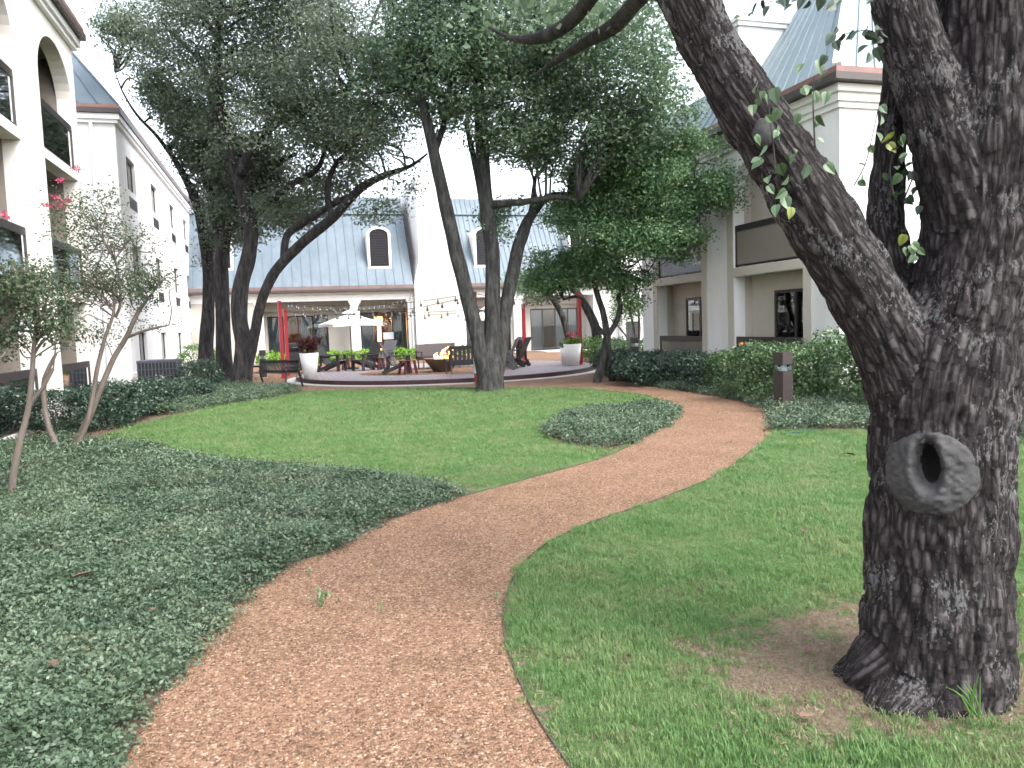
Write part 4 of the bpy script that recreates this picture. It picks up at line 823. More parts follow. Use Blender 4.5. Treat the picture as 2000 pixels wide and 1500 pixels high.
scatter('grass', 'short green grass blades over the lawn', P3[green], rot[green], scl[green], C_grass)
dd = (dr > .60) & (rng.uniform(size=len(x)) < .5); rs = rot.copy(); rs[:,0] += rng.normal(size=len(x))*.9
scatter('dry_straw', 'dry straw and thatch on the worn lawn patches', P3[dd], rs[dd], scl[dd]*1.3, C_straw)
# jasmine ground cover
def jas(poly, box_, dens_fn, hfn, edge, name, label, scale=1.0):
    x0, x1, y0, y1 = box_; n = int((x1-x0)*(y1-y0)*dens_fn[-1][1] if False else (x1-x0)*(y1-y0)*max(q[2] for q in dens_fn)); x = rng.uniform(x0, x1, n); y = rng.uniform(y0, y1, n); d = np.hypot(x, y); pr = np.zeros(n); ss = np.ones(n)
    mx = max(q[2] for q in dens_fn)
    for (a, b, dn, s) in dens_fn: k = (d >= a) & (d < b); pr[k] = dn/mx; ss[k] = s
    P_ = np.stack([x, y, np.zeros(n)], 1); jx = x+(vnoise(P_*7, 5)-.5)*.16; jy = y+(vnoise(P_*7+30, 6)-.5)*.16
    k = (rng.uniform(size=n) < pr) & inside(poly, jx, jy) & vis(P_); P_, ss, jx, jy = P_[k], ss[k], jx[k], jy[k]; n = len(P_)
    e = edge_dist(edge, P_[:,0], P_[:,1]); hump = hfn*(1-np.exp(-(e/.13)))*(.45+.9*vnoise(P_*2.3, 21)+.35*(vnoise(P_*6.5, 22)-.5))
    P_[:,2] = .012+hump*rng.uniform(.15, 1.0, n)**.5
    rt = np.stack([rng.normal(size=n)*.35, rng.normal(size=n)*.35, rng.uniform(0, 6.28, n)], 1)
    scatter(name, label, P_, rt, ss*rng.uniform(.7, 1.15, n)*scale, C_jas)
dens = [(0, 5, 1100, .9), (5, 9, 700, 1.05), (9, 14, 330, 1.4), (14, 30, 160, 1.9)]
near_bed = pl_near+[q for q in bed_edge if q[1] < 13.0]+[(-4.3,13.0),(-4.3,-1)]
jas(near_bed, (-4.3,1.6,.2,13), dens, .13, PLs+bed_edge, 'jasmine_ground_cover', 'dense dark green jasmine ground cover filling the near bed')
oak_bed = [q for q in bed_edge if q[1] > 16.6]+[(-.7,21.7),(-1.05,23.2),(-2.2,25),(-3.6,26),(-3.6,17)]
jas(oak_bed, (-3.6,.4,16.6,26), [(0,40,200,1.7)], .16, bed_edge, 'jasmine_ground_cover', 'grey-green ground cover round the oak trunks')
jas(bedI, (3.2,6.8,8.4,12.6), [(0,40,420,1.25)], .14, bedI, 'jasmine_ground_cover', 'patch of ground cover in the bend of the path')
strip = [(6.3,9.05),(7.06,10.1),(7.7,11.3),(8.1,12.8),(8.2,14.5),(8.25,17.2),(8.5,19.3),(9.4,20.8),(10.3,20.8),(9.6,12),(10.5,8.6),(12,6),(9.9,4.4),(8.05,6.85),(7.45,8.45)]
jas(strip, (6.2,12,4.3,21), [(0,10.5,420,1.2),(10.5,40,230,1.5)], .13, strip, 'jasmine_ground_cover', 'low ground cover along the foot of the hedge')
# loose pebbles on the path
n = 260000; x = rng.uniform(-1, 7, n); y = rng.uniform(1.5, 13, n); d = np.hypot(x, y); k = on_path(x+rng.normal(size=n)*.025, y+rng.normal(size=n)*.025) & (rng.uniform(size=n) < np.clip((4.2/d)**2, .05, 1)); P3 = np.stack([x[k], y[k], np.full(k.sum(), .013)], 1); k2 = vis(P3); P3 = P3[k2]; n = len(P3); d = np.hypot(P3[:,0], P3[:,1])
scatter('path_pebbles', 'loose red-brown pebbles on the gravel path', P3, rng.uniform(0, 6.28, (n,3))*np.array([.15,.15,1]), rng.uniform(.004, .0095, n)*(1+.05*d)*np.where(rng.uniform(size=n) < .02, 1.7, 1), C_peb)

n = 16000; x = rng.uniform(-1, 8, n); y = rng.uniform(1.5, 18, n); P3 = np.stack([x, y, np.full(n, .014)], 1); de = np.minimum(edge_dist(PLs, x, y), edge_dist(PRs, x, y))
k = on_path(x, y) & vis(P3) & (rng.uniform(size=n) < .02+.55*np.exp(-(de/.09)**2)); P3 = P3[k]; n = len(P3)
C_lit = src_coll('litter_bit', [leaf_mesh('litter_bit', np.array([[0,0,.004],[.05,.02,.003],[-.03,.05,.003]]), .034, 60+q, .45, .12, .05, up=3) for q in range(4)], M['straw'])
scatter('leaf_litter', 'dry leaf litter drifted along the path edges', P3, np.stack([rng.normal(size=n)*.1, rng.normal(size=n)*.1, rng.uniform(0, 6.28, n)], 1), rng.uniform(.4, 1.0, n), C_lit)

# ------------------------------------------------------------------ the big foreground tree
DT = 3.3
def skl(pts, dep):   # (px, py, r_px[, depth])
    out = []
    for p in pts:
        d = p[3] if len(p) > 3 else dep; q = D(p[0], p[1], d); out.append(np.append(q, p[2]*d/FPX))
    return catmull(out, 8)
limbs = [skl([(1812,1450,172),(1818,1385,152),(1824,1290,138),(1830,1180,131),(1832,1050,128),(1836,920,128),(1842,800,132),(1864,690,122),(1895,580,110),(1916,450,108),(1928,300,110),(1938,120,110),(1946,-100,104),(1950,-400,90,3.2),(1975,-800,72,3.1)], DT),
         skl([(1815,880,95),(1785,765,84),(1733,655,75),(1688,570,71),(1643,495,70),(1594,418,70),(1515,290,64),(1441,180,58),(1376,66,54),(1336,-20,52),(1260,-200,46,3.5),(1150,-420,36,3.8)], DT),
         skl([(1905,470,85),(1872,340,74),(1834,225,64),(1795,120,57),(1760,0,55),(1715,-150,47),(1650,-350,36)], DT-.03),
         skl([(1765,640,40,3.45),(1748,560,38,3.5),(1733,470,37,3.55),(1730,380,34,3.55),(1738,300,30,3.55),(1744,225,29,3.55),(1753,130,27,3.55),(1765,0,25,3.55),(1785,-150,20,3.6)], 3.5)]
roots = [skl([(1790,1270,95),(1725,1312,74),(1668,1330,48,3.4),(1600,1345,16,3.45)], DT), skl([(1825,1310,85),(1762,1385,72,3.14),(1700,1440,34,3.08)], DT), skl([(1840,1310,80),(1890,1395,72,3.14),(1940,1450,34,3.08)], DT), skl([(1855,1290,80),(1925,1340,58),(1985,1395,24)], DT), skl([(1800,1250,80),(1745,1290,56,3.55),(1690,1300,20,3.75)], DT)]
m_ = MB()
for L in limbs+roots: m_.tube([q[:3] for q in L], [q[3] for q in L], 28)
tmp = m_.build('tmp_tree', None)
md = tmp.modifiers.new('r', 'REMESH'); md.mode = 'VOXEL'; md.voxel_size = .0105
md = tmp.modifiers.new('s', 'SMOOTH'); md.iterations = 10; md.factor = .5
dg = bpy.context.evaluated_depsgraph_get(); me = bpy.data.meshes.new_from_object(tmp.evaluated_get(dg)); bpy.data.objects.remove(tmp)
nv = len(me.vertices); V = np.empty(nv*3, np.float32); me.vertices.foreach_get('co', V); V = V.reshape(-1,3).astype(float)
NM = np.empty(nv*3, np.float32); me.vertices.foreach_get('normal', NM); NM = NM.reshape(-1,3).astype(float)
best = np.full(nv, 1e9); bark = np.zeros((nv,3)); amp = np.zeros(nv)
ALL = limbs+roots; RL = [float(np.mean([p_[3] for p_ in L_])) for L_ in ALL]
for li, L in enumerate(ALL):
    s = 0.0
    for k in range(len(L)-1):
        a, b = L[k][:3], L[k+1][:3]; t = b-a; ln = np.linalg.norm(t)
        if ln < 1e-6: continue
        t = t/ln; h = np.clip((V-a)@t, 0, ln); off = V-a-h[:,None]*t; d = np.linalg.norm(off, axis=1)-L[k][3]
        e1 = np.cross(t, [.1,1,0]); e1 /= np.linalg.norm(e1); e2 = np.cross(t, e1); R_ = .05+.75*RL[li]
        ang = np.arctan2(off@e2, off@e1); u = d < best
        bark[u] = np.stack([np.cos(ang)*R_, np.sin(ang)*R_, s+h+li*3.7], 1)[u]; best[u] = d[u]; amp[u] = .35+.65*min(1, L[k][3]/.28); s += ln
q = bark*np.array([1,1,.2])+.02*vnoise(bark*6, 9)[:,None]; f1 = np.abs(vnoise(q*27, 1)*2-1); f2 = np.abs(vnoise(q*58+7, 2)*2-1); f3 = vnoise(bark*np.array([9,9,3]), 3)
disp = amp*(.034*(f1**.7-.5)+.013*(f2-.45)+.022*(f3-.5))
# knot: callus ring with a hollow
kc = D(1803,928,3.02); ax = D(1845,915,DT); e3 = kc-ax; e3[2] = 0; e3 /= np.linalg.norm(e3); e2 = np.array([0,0,1.0]); e1 = np.cross(e2, e3)
if e1@RV < 0: e1 = -e1
loc = V-kc; kx, ky, kz = loc@e1, loc@e2, loc@e3
def ri_of(x, y): xx = (x-.0)+.10*(y-.04); return np.sqrt((xx/.036)**2+((y-.028)/.078)**2)
front = kz > -.25
ri = ri_of(kx, ky); inn = front & (ri < 1.12); ro = np.sqrt((kx/.18)**2+(ky/.175)**2); mask = front & (ro < 1.05); disp[mask] *= .3
from mathutils.bvhtree import BVHTree
bvh = BVHTree.FromPolygons(V.tolist(), [tuple(p_.vertices) for p_ in me.polygons])
V = V+NM*disp[:,None]; V[inn] -= e3*(.16*np.clip((1.12-ri[inn])/.12, 0, 1))[:,None]
me.vertices.foreach_set('co', V.astype(np.float32).ravel()); a_ = me.attributes.new('bark', 'FLOAT_VECTOR', 'POINT'); a_.data.foreach_set('vector', bark.astype(np.float32).ravel()); me.materials.clear(); me.update()
big = thing('large_pear_tree', 'massive dark-barked tree in front with a ringed knothole and forking limbs', 'tree', (BIG[0], BIG[1], 0), world=True)
link('trunk', me, M['bark_big'], big, True)
surf_r = float(np.linalg.norm((kc-ax)[:2]))
n = 96; gx = np.linspace(-.215, .215, n); GX, GY = np.meshgrid(gx, gx); AN_ = np.arctan2(GY+.008, GX); ro = np.sqrt((GX/.172)**2+((GY+.008)/.170)**2)*(1+.10*(vnoise(np.stack([np.cos(AN_)*2.2,np.sin(AN_)*2.2,AN_*0],-1), 15)-.5)); ri = ri_of(GX, GY)
prof = .034*np.clip(1-ro**2.2, 0, 1)**.75-.03*np.clip((ro-.97)/.13, 0, 1)
hgt = prof*(1+.7*(vnoise(np.stack([GX*11,GY*11,GX*0],-1), 5)-.5)-.12*np.sin(AN_))+.010*(vnoise(np.stack([GX*60,GY*60,GX*0],-1), 6)-.5)
hgt = hgt-.05*np.clip((1.75-ri)/.75, 0, 1)**1.8+.010*np.exp(-((ri-1.9)/.5)**2)*(ro < .95)
cv = np.zeros_like(GX)
for j_ in range(n):
    for i_ in range(n):
        o_ = kc+GX[j_,i_]*e1+GY[j_,i_]*e2+e3*.3; h_ = bvh.ray_cast(Vector(o_), Vector(-e3), 1.0)
        cv[j_,i_] = .3-h_[3] if h_[0] is not None else -.1
PT = kc+GX[...,None]*e1+GY[...,None]*e2+(cv+hgt)[...,None]*e3
PT = PT.reshape(-1,3); q = MB(); idx = {}
for j in range(n-1):
    for i in range(n-1):
        if ro[j,i] < 1.1 and ri[j,i] > .98:
            f = []
            for (jj, ii) in ((j,i),(j,i+1),(j+1,i+1),(j+1,i)):
                k = jj*n+ii
                if k not in idx: idx[k] = len(q.v); q.v.append(tuple(PT[k]))
                f.append(idx[k])
            q.f.append(tuple(f))
kb = q.build('knot_ring', M['callus'], big, True); kb['label'] = 'smooth grey callus ring round the knothole'
q = MB(); na = 28
b0_ = float(np.median(cv[ri < 1.3])); hh_ = float(np.median((cv+hgt)[(ri > .95) & (ri < 1.15)]))
for rr, dz in ((1.10,hh_-.002),(1.0,b0_-.03),(.92,b0_-.08),(.6,b0_-.11),(.05,b0_-.12)):
    for k in range(na):
        t = 2*math.pi*k/na; y = .028+.078*rr*math.sin(t); x = .036*rr*math.cos(t)-.10*(y-.04); q.v.append(tuple(kc+x*e1+y*e2+dz*e3))
for a in range(4):
    for k in range(na): q.f.append((a*na+k, a*na+(k+1)%na, (a+1)*na+(k+1)%na, (a+1)*na+k))
kb2 = q.build('knot_hollow', M['hollow'], big, True); kb2['label'] = 'dark hollow of the knot'
# limb knob on the arching limb
bm = bmesh.new(); bmesh.ops.create_icosphere(bm, subdivisions=3, radius=1)
for v in bm.verts: v.co = Vector(D(1492,262,3.17))+Vector((v.co.x*.042, v.co.y*.035, v.co.z*.055))*(1+.25*float(vnoise(np.array([v.co])*2.2, 4)[0]))
kme = bpy.data.meshes.new('limb_knob'); bm.to_mesh(kme); bm.free(); link('limb_knob', kme, M['callus'], big, True)
# overhead branches and crown (mostly above the picture)
for pts in ([(1338,-20,44,3.4),(1290,-40,30,4.2),(1245,0,24,5.0),(1200,50,22,5.6),(1140,85,16,6.0),(1085,120,9,6.3),(1040,150,2,6.5)], [(1280,-160,36,3.6),(1190,-60,24,4.8),(1150,0,22,5.4),(1110,45,20,5.8),(1060,72,18,6.1),(1000,75,8,6.4),(950,50,2,6.6)],
            [(1700,-200,40,3.3),(1560,-260,28,3.9),(1420,-160,14,4.6),(1330,-60,3,5.2)], [(1960,-200,90,3.2),(2200,-500,60,3.2),(2600,-700,40,3.4)], [(1965,-400,80,3.2),(1800,-700,50,3.8),(1600,-900,30,4.4)], [(1150,-420,34,3.8),(900,-600,26,4.4),(700,-700,16,5)]):
    L = skl(pts, DT); m_ = MB(); m_.tube([p_[:3] for p_ in L], [p_[3]*.7 for p_ in L], 9); m_.build('overhead_branch', M['bark'], big, True)
cb = [blobpx(1130,-40,5.8,190,70,.8), blobpx(1250,20,5.6,90,50,.6,.5), blobpx(1010,-20,6.2,120,60,.7,.7), blobpx(1480,-110,4.6,160,70,.6,.6), (np.array([3.2,3.6,5.2]),(1.8,1.6,.9)), (np.array([2.0,5.2,5.0]),(1.4,1.2,.8)), (np.array([4.4,2.2,5.4]),(1.5,1.5,.8)), (np.array([2.4,1.5,5.6]),(1.6,1.2,.8))]
C = sample_blobs(cb, 620, 301, .45, 1.6); link('crown', leaf_mesh('crown', clumps(C, 14, .16, 302), .075, 303, .62, .8), M['leaf_elm'], big)
# suckers with big leaves, each leaf its own piece
def heart(name, m):
    o = [(0,0),(.17,-.04),(.34,.06),(.41,.28),(.35,.55),(.18,.84),(0,1.10)]; q = MB(); pts = [(x, y, .16*abs(x)+.12*math.sin(y*2.4)) for x, y in o]
    q.v = pts+[(-x, y, z) for x, y, z in pts[1:-1]]; nn = len(pts)
    for k in range(1, nn-2): q.f.append((0, k, k+1)); q.f.append((0, nn+k, nn+k-1))
    q.f.append((0, nn-2, nn-1)); q.f.append((0, nn-1, nn+nn-4)); me = q.mesh(name); me.materials.append(m); return me
HM = {k: heart('leaf', M[k]) for k in ('leaf_pear', 'leaf_pear_dark', 'leaf_yellow')}
r = np.random.default_rng(77)
def sucker(pts, leaves, dep, mk='leaf_pear', rad=.0045):
    for _ in range(2+len(leaves)//2):
        k_ = r.integers(0, len(pts)-1); f_ = r.uniform(); leaves = leaves+[(pts[k_][0]*(1-f_)+pts[k_+1][0]*f_+r.normal()*14, pts[k_][1]*(1-f_)+pts[k_+1][1]*f_+r.normal()*12, r.uniform(14, 22), None)]
    L = skl([(p_[0], p_[1], 1) for p_ in pts], dep); q = MB(); q.tube([p_[:3] for p_ in L], list(np.linspace(rad, .0015, len(L))), 5); tw = q.build('twig', M['bark_grey'] if mk == 'leaf_pear' else M['bark'], big)
    for (x, y, s, k) in leaves:
        o = bpy.data.objects.new('leaf', HM[k or mk]); COL.objects.link(o); o.parent = tw
        pos = D(x, y, dep+r.normal()*.03); sz = s*dep/FPX
        fwd = Vector(CP-pos).normalized(); dn = (Vector((RV*r.normal()*.8-UV*1.0+F0*r.normal()*.5))).normalized(); sd_ = dn.cross(fwd+Vector(r.normal(size=3)*.9)).normalized(); nz = sd_.cross(dn)
        o.matrix_world = Matrix(((sd_.x*sz, dn.x*sz, nz.x*sz, pos[0]), (sd_.y*sz, dn.y*sz, nz.y*sz, pos[1]), (sd_.z*sz, dn.z*sz, nz.z*sz, pos[2]), (0,0,0,1)))
n_ = None
sucker([(1514,330),(1511,290),(1505,240),(1498,172)], [(1478,165,26,n_),(1490,182,26,n_),(1513,172,30,n_),(1521,213,26,n_),(1470,205,22,n_),(1475,265,22,n_),(1520,258,20,n_),(1494,285,24,n_),(1489,310,26,n_),(1522,320,28,n_),(1500,345,22,n_),(1540,345,24,n_),(1532,385,28,n_),(1517,400,24,n_),(1545,405,22,'leaf_yellow'),(1500,362,20,n_),(1535,372,24,n_)], 2.98)
sucker([(1592,300),(1590,255),(1588,200),(1590,148)], [(1598,118,28,n_),(1612,108,20,'leaf_pear_dark'),(1617,138,26,n_),(1565,125,24,n_),(1570,170,22,n_),(1615,180,24,n_),(1598,225,26,n_),(1578,322,26,n_),(1612,320,26,n_)], 2.98)
sucker([(1668,362),(1690,320),(1705,260),(1715,212)], [(1720,206,20,n_),(1697,285,18,n_),(1678,352,18,n_)], 3.02, rad=.003)
sucker([(1745,380),(1738,330),(1750,270)], [(1712,258,24,n_),(1745,265,30,'leaf_yellow'),(1735,280,22,'leaf_yellow'),(1760,265,22,n_),(1770,300,20,n_),(1758,340,22,n_),(1745,375,18,n_)], 3.25)
sucker([(1765,390),(1785,340),(1800,285)], [(1784,285,18,n_),(1803,282,18,n_),(1803,295,16,n_),(1792,322,18,n_),(1768,330,20,n_),(1780,335,22,n_),(1802,355,24,n_),(1790,365,18,n_),(1768,372,18,n_),(1800,385,20,n_),(1797,402,18,n_),(1768,388,18,n_)], 3.35, 'leaf_pear_dark')
sucker([(1730,75),(1700,60),(1670,62),(1640,68)], [(1627,66,24,n_),(1632,80,22,n_),(1650,66,24,n_),(1668,62,20,n_),(1677,58,24,n_),(1690,68,22,n_),(1693,88,24,n_),(1707,72,26,n_),(1712,92,26,n_),(1722,100,22,n_),(1700,105,20,n_),(1720,60,20,n_)], 3.2, 'leaf_pear_dark', .003)
sucker([(1760,-30),(1640,-20),(1560,-5),(1490,5)], [(1478,8,24,n_),(1490,0,22,n_),(1500,12,20,n_),(1535,-2,24,n_),(1570,-5,24,n_),(1605,-8,26,n_),(1630,8,26,n_),(1640,0,20,n_),(1545,8,18,n_),(1470,22,20,n_)], 3.2, 'leaf_pear_dark', .004)
sucker([(1775,480),(1770,500),(1775,520)], [(1766,458,22,'leaf_yellow'),(1778,480,22,n_),(1790,500,20,n_)], 3.2)
q = MB(); rr = np.random.default_rng(5)
for k in range(9):
    b = D(1905+rr.normal()*10, 1395+rr.normal()*3, 2.92); tx, ty = 1905+rr.normal()*35, 1345+rr.normal()*18; t = D(tx, ty, 2.9); mdl = (b+t)/2+np.array([0,0,.02]); q.tube([b, mdl, t], [.004,.0035,.0008], 4)
tag(q.build('grass_tuft', M['leaf_bright']), 'bright grass tuft growing at the foot of the big trunk', 'plant')

# ------------------------------------------------------------------ deck
DC = np.array([5.2, 25.65]); DRAD = 5.0; IN = np.array([4.9, 25.1]); IR = (2.75, 2.05)
dk = thing('round_deck', 'round raised timber deck with dark red fascia and gravel centre', 'deck', (DC[0], DC[1], 0), world=True)
def ring(r0, r1, z0, z1, c, n=96):
    q = MB()
    for k in range(n):
        a, b = 2*math.pi*k/n, 2*math.pi*(k+1)/n; P_ = lambda r_, t, z: (c[0]+r_*math.cos(t), c[1]+r_*math.sin(t), z)
        q.quad(P_(r1,a,z0), P_(r1,b,z0), P_(r1,b,z1), P_(r1,a,z1)); q.quad(P_(r0,a,z1), P_(r1,a,z1), P_(r1,b,z1), P_(r0,b,z1)); q.quad(P_(r0,a,z0), P_(r0,b,z0), P_(r0,b,z1), P_(r0,a,z1))
    return q
ring(DRAD-.04, DRAD, 0, .145, DC).build('fascia', M['fascia'], dk, False)
wp = .15; x = DC[0]-DRAD+.05
while x < DC[0]+DRAD-.1:
    xa, xb = x, x+wp-.008; xm = (xa+xb)/2; hy = math.sqrt(max(0, (DRAD-.045)**2-max(abs(xa-DC[0]), abs(xb-DC[0]))**2)); ya, yb = DC[1]-hy, DC[1]+hy; segs = [(ya, yb)]
    u = (xm-IN[0])/IR[0]
    if abs(u) < 1:
        h = IR[1]*math.sqrt(1-u*u); segs = [(ya, IN[1]-h), (IN[1]+h, yb)]
    for a, b in segs:
        if b-a > .1: MB().box(xa, xb, a, b, .12, .15).build('plank', M['plank'], dk)
    x += wp
q = MB(); q.poly([(IN[0]+IR[0]*1.04*math.cos(2*math.pi*k/48), IN[1]+IR[1]*1.04*math.sin(2*math.pi*k/48), .135) for k in range(48)]); q.build('gravel_inlay', M['gravel'], dk)
struct(ring(DRAD+.002, DRAD+.32, 0, .03, DC).build('concrete_kerb', M['concrete']), 'pale concrete kerb ring round the deck')
q = MB(); q.box(13.3, 17, 39.0, 40.9, 0, .06); struct(q.build('door_step', M['concrete']), 'concrete slab before the far glass doors')

# ------------------------------------------------------------------ furniture
def chair_proto(dark, seatm):
    t = thing('lounge_chair', '', 'chair')
    for k in range(5):
        x = -.26+k*.13; MB().beam((x,.16,.27),(x,.52,.98),.115,.022,(0,1,-.5)).build('back_slat', dark, t)
    for k in range(5):
        y = -.36+k*.125; z = .38-.11*(k/4); MB().box(-.27,.27,y-.055,y+.055,z-.012,z+.012).build('seat_slat', seatm, t)
    for s in (-1, 1):
        MB().box(s*.33-.06, s*.33+.06, -.44, .30, .545, .57).build('arm', dark, t)
        MB().beam((s*.31,-.36,0),(s*.31,-.34,.545),.03,.11,(0,1,0)).build('leg', dark, t); MB().beam((s*.29,-.36,.34),(s*.29,.46,.03),.03,.11).build('side_rail', dark, t)
        MB().beam((s*.31,.30,.20),(s*.31,.27,.545),.03,.08,(0,1,0)).build('arm_support', dark, t)
        MB().beam((s*.31,.40,0),(s*.31,.34,.22),.03,.10,(0,1,0)).build('leg', dark, t)
    MB().box(-.30,.30,.20,.225,.52,.60).build('back_brace', dark, t)
    return t
P0 = chair_proto(M['charcoal'], M['greyplas']); P1 = chair_proto(M['greyplas'], M['greyplas']); first = {id(P0): True, id(P1): True}
def put_chair(proto, px, py, rz, label, dep=None):
    o = proto if first[id(proto)] else copy_tree(proto); first[id(proto)] = False
    g_ = G(px, py, .152); o.location = (g_[0], g_[1], .152); o.rotation_euler = (0, 0, math.radians(rz)); o['label'] = label; o['group'] = 'slatted lounge chairs on the deck'
put_chair(P0, 650, 725, 62, 'dark slatted lounge chair beside the burgundy planter')
put_chair(P0, 717, 723, -62, 'dark slatted lounge chair facing the planter under the parasol')
put_chair(P1, 748, 716, -50, 'grey slatted lounge chair behind the others near the lobby windows')
put_chair(P0, 777, 729, 78, 'small dark lounge chair by the maroon stool, back to the planter')
put_chair(P1, 982, 722, -115, 'grey lounge chair just past the three-stemmed tree')
put_chair(P0, 1006, 716, -125, 'dark lounge chair next to the black litter bin')
put_chair(P0, 893, 713, -100, 'dark lounge chair behind the black settee')
def stool(px, py, lb, z=.152, h=.42):
    g_ = G(px, py, z); t = thing('side_stool', lb, 'stool', (g_[0], g_[1], z), .4, 'maroon stools on the deck')
    for k in range(4): MB().box(-.2,.2,-.19+k*.098,-.10+k*.098,h-.025,h).build('top_slat', M['maroon'], t)
    for sx in (-1, 1):
        for sy in (-1, 1): MB().beam((sx*.22,sy*.17,0),(sx*.15,sy*.15,h-.026),.04,.08).build('leg', M['maroon'], t)
stool(676, 722, 'maroon stool between the planter chair and the parasol pole'); stool(797, 730, 'maroon stool in front of the small dark lounge chair'); stool(745, 722, 'maroon stool beside the chair under the parasol')
def settee(px, py, rz, lb, solid=False):
    g_ = G(px, py, .14); t = thing('settee', lb, 'settee', (g_[0], g_[1], .14), math.radians(rz)); Lh = .72
    MB().box(-Lh,Lh,-.32,.32,.34,.44).build('seat', M['charcoal'], t)
    if solid: MB().box(-Lh,Lh,.30,.36,.30,.86).build('backrest', M['greyplas'], t)
    else:
        MB().box(-Lh,Lh,.32,.36,.76,.86).build('top_rail', M['black'], t); MB().box(-Lh,Lh,.32,.36,.28,.36).build('lower_rail', M['black'], t)
        for k in range(11): x = -Lh+.05+k*(2*Lh-.1)/10; MB().box(x-.045,x+.045,.325,.355,.36,.76).build('back_slat', M['charcoal'], t)
    for sx in (-1, 1):
        MB().box(sx*Lh-.03, sx*Lh+.03, -.34, .34, .58, .62).build('arm', M['charcoal'], t)
        for y in (-.30, .30): MB().box(sx*(Lh-.06)-.02, sx*(Lh-.06)+.02, y-.02, y+.02, 0, .34).build('leg', M['greyplas'], t); MB().box(sx*Lh-.02, sx*Lh+.02, y-.02, y+.02, .34, .58).build('arm_post', M['charcoal'], t)
settee(918, 729, 184, 'black slat-backed settee seen from behind beside the fire bowl'); settee(858, 719, 8, 'grey solid-backed settee behind the fire bowl', True)
# bench beside the oak
b0, b1 = G(505,757), G(567,758); ang = math.atan2(b1[1]-b0[1], b1[0]-b0[0]); bc = (b0+b1)/2
t = thing('park_bench', 'black metal park bench with curled arms half behind the oak', 'bench', (bc[0], bc[1]+.15, .012), ang)
Lb = .80
for k in range(26): x = -Lb+.05+k*(2*Lb-.1)/25; MB().beam((x,.20,.44),(x,.28,.70),.04,.008,(0,1,0)).build('back_slat', M['black'], t)
MB().beam((-Lb,.28,.72),(Lb,.28,.72),.03,.09).build('top_rail', M['black'], t); MB().beam((-Lb,.19,.45),(Lb,.19,.45),.03,.04).build('lower_rail', M['black'], t)
for k in range(6): y = -.28+k*.088; MB().box(-Lb,Lb,y-.03,y+.03,.42,.435).build('seat_slat', M['black'], t)
for s in (-1, 1):
    q = MB(); q.tube(catmull([(s*Lb,.28,.75),(s*Lb,.22,.46),(s*Lb,.28,.2),(s*Lb,.34,0)], 5), .026, 6); q.build('rear_leg', M['black'], t)
    q = MB(); q.tube(catmull([(s*Lb,.25,.58),(s*Lb,.0,.60),(s*Lb,-.24,.61),(s*Lb,-.34,.57),(s*Lb,-.30,.49),(s*Lb,-.26,.42),(s*Lb,-.30,.2),(s*Lb,-.36,0)], 5), .026, 6); q.build('arm_and_front_leg', M['black'], t)
# planters
def planter(px, py, rt, rb_, h, lb, parts):
    g_ = G(px, py, .152); t = thing('planter', lb, 'planter', (g_[0], g_[1], .152))
    q = MB(); q.lathe([(0,0),(rb_,0),(rt,h),(rt-.04,h),(rt-.05,h-.06),(0,h-.06)], 32); q.build('pot', M['planter'], t, True)
    for (mk, n, z0, sp, hh, sz, sd_) in parts:
        r = np.random.default_rng(sd_); a = r.uniform(0, 6.28, n); rr = np.sqrt(r.uniform(0, 1, n)); zz = r.uniform(0, 1, n); P_ = np.stack([np.cos(a)*rr*sp*(.5+.7*zz), np.sin(a)*rr*sp*(.5+.7*zz), h-.05+z0+zz*hh], 1)
        link('foliage', leaf_mesh('foliage', P_, sz, sd_, .25 if sz > .12 else .5, 2.0), M[mk], t)
planter(606, 739, .29, .18, .78, 'tall white tapered planter of burgundy grass near the bench', [('leaf_burg',420,0,.34,.5,.22,5),('leaf_bright',60,0,.3,.15,.1,6)])
planter(1119, 714, .30, .21, .72, 'large white tapered planter with red flowers beside the red post', [('leaf_bright',260,0,.30,.25,.14,7),('petal_red',90,.15,.18,.3,.09,8),('leaf_hosta',120,0,.28,.2,.12,9)])
planter(1104, 712, .17, .12, .58, 'smaller white planter tucked beside the large one', [('leaf_hedge',160,0,.16,.22,.09,10)])
# parasols
def parasol(c, zt, half, h, lb, rz):
    t = thing('parasol', lb, 'parasol', (c[0], c[1], .15), rz); q = MB(); n = 8
    q.tube([(0,0,0),(0,0,zt-.02)], .022, 8); q.build('pole', M['greyplas'], t)
    q = MB(); q.lathe([(0,0),(.26,0),(.24,.06),(.04,.08),(.03,.3)], 20); q.build('base', M['black'], t, True)
    q = MB(); R_ = half; cor = [(R_*math.cos(math.pi/4+k*math.pi/2)*1.41, R_*math.sin(math.pi/4+k*math.pi/2)*1.41, zt-h) for k in range(4)]; mid = [tuple((np.array(cor[k])+np.array(cor[(k+1)%4]))/2+np.array([0,0,.03])) for k in range(4)]
    top = (0,0,zt); pts = [top]+[v for k in range(4) for v in (cor[k], mid[k])]; q.v = pts
    for k in range(8): q.f.append((0, 1+k, 1+(k+1)%8))
    i = len(q.v)
    q.v += [(a*.995, b*.995, c_-.10) for a, b, c_ in pts[1:]]
    for k in range(8): q.f.append((1+k, 1+(k+1)%8, i+(k+1)%8, i+k))
    q.build('canopy', M['canvas'], t)
    q = MB(); q.lathe([(0,.12),(.05,.10),(.30,-.01)], 8, (0,0,zt)); q.build('vent_cap', M['canvas'], t)
    for k in range(4): MB().beam((0,0,zt-.05), (cor[k][0]*.98, cor[k][1]*.98, cor[k][2]-.03), .02, .02).build('rib', M['greyplas'], t)
c = D(687,700,28.3); parasol((c[0], c[1]), 2.06, .92, .40, 'white parasol over the chairs by the burgundy planter', .25)
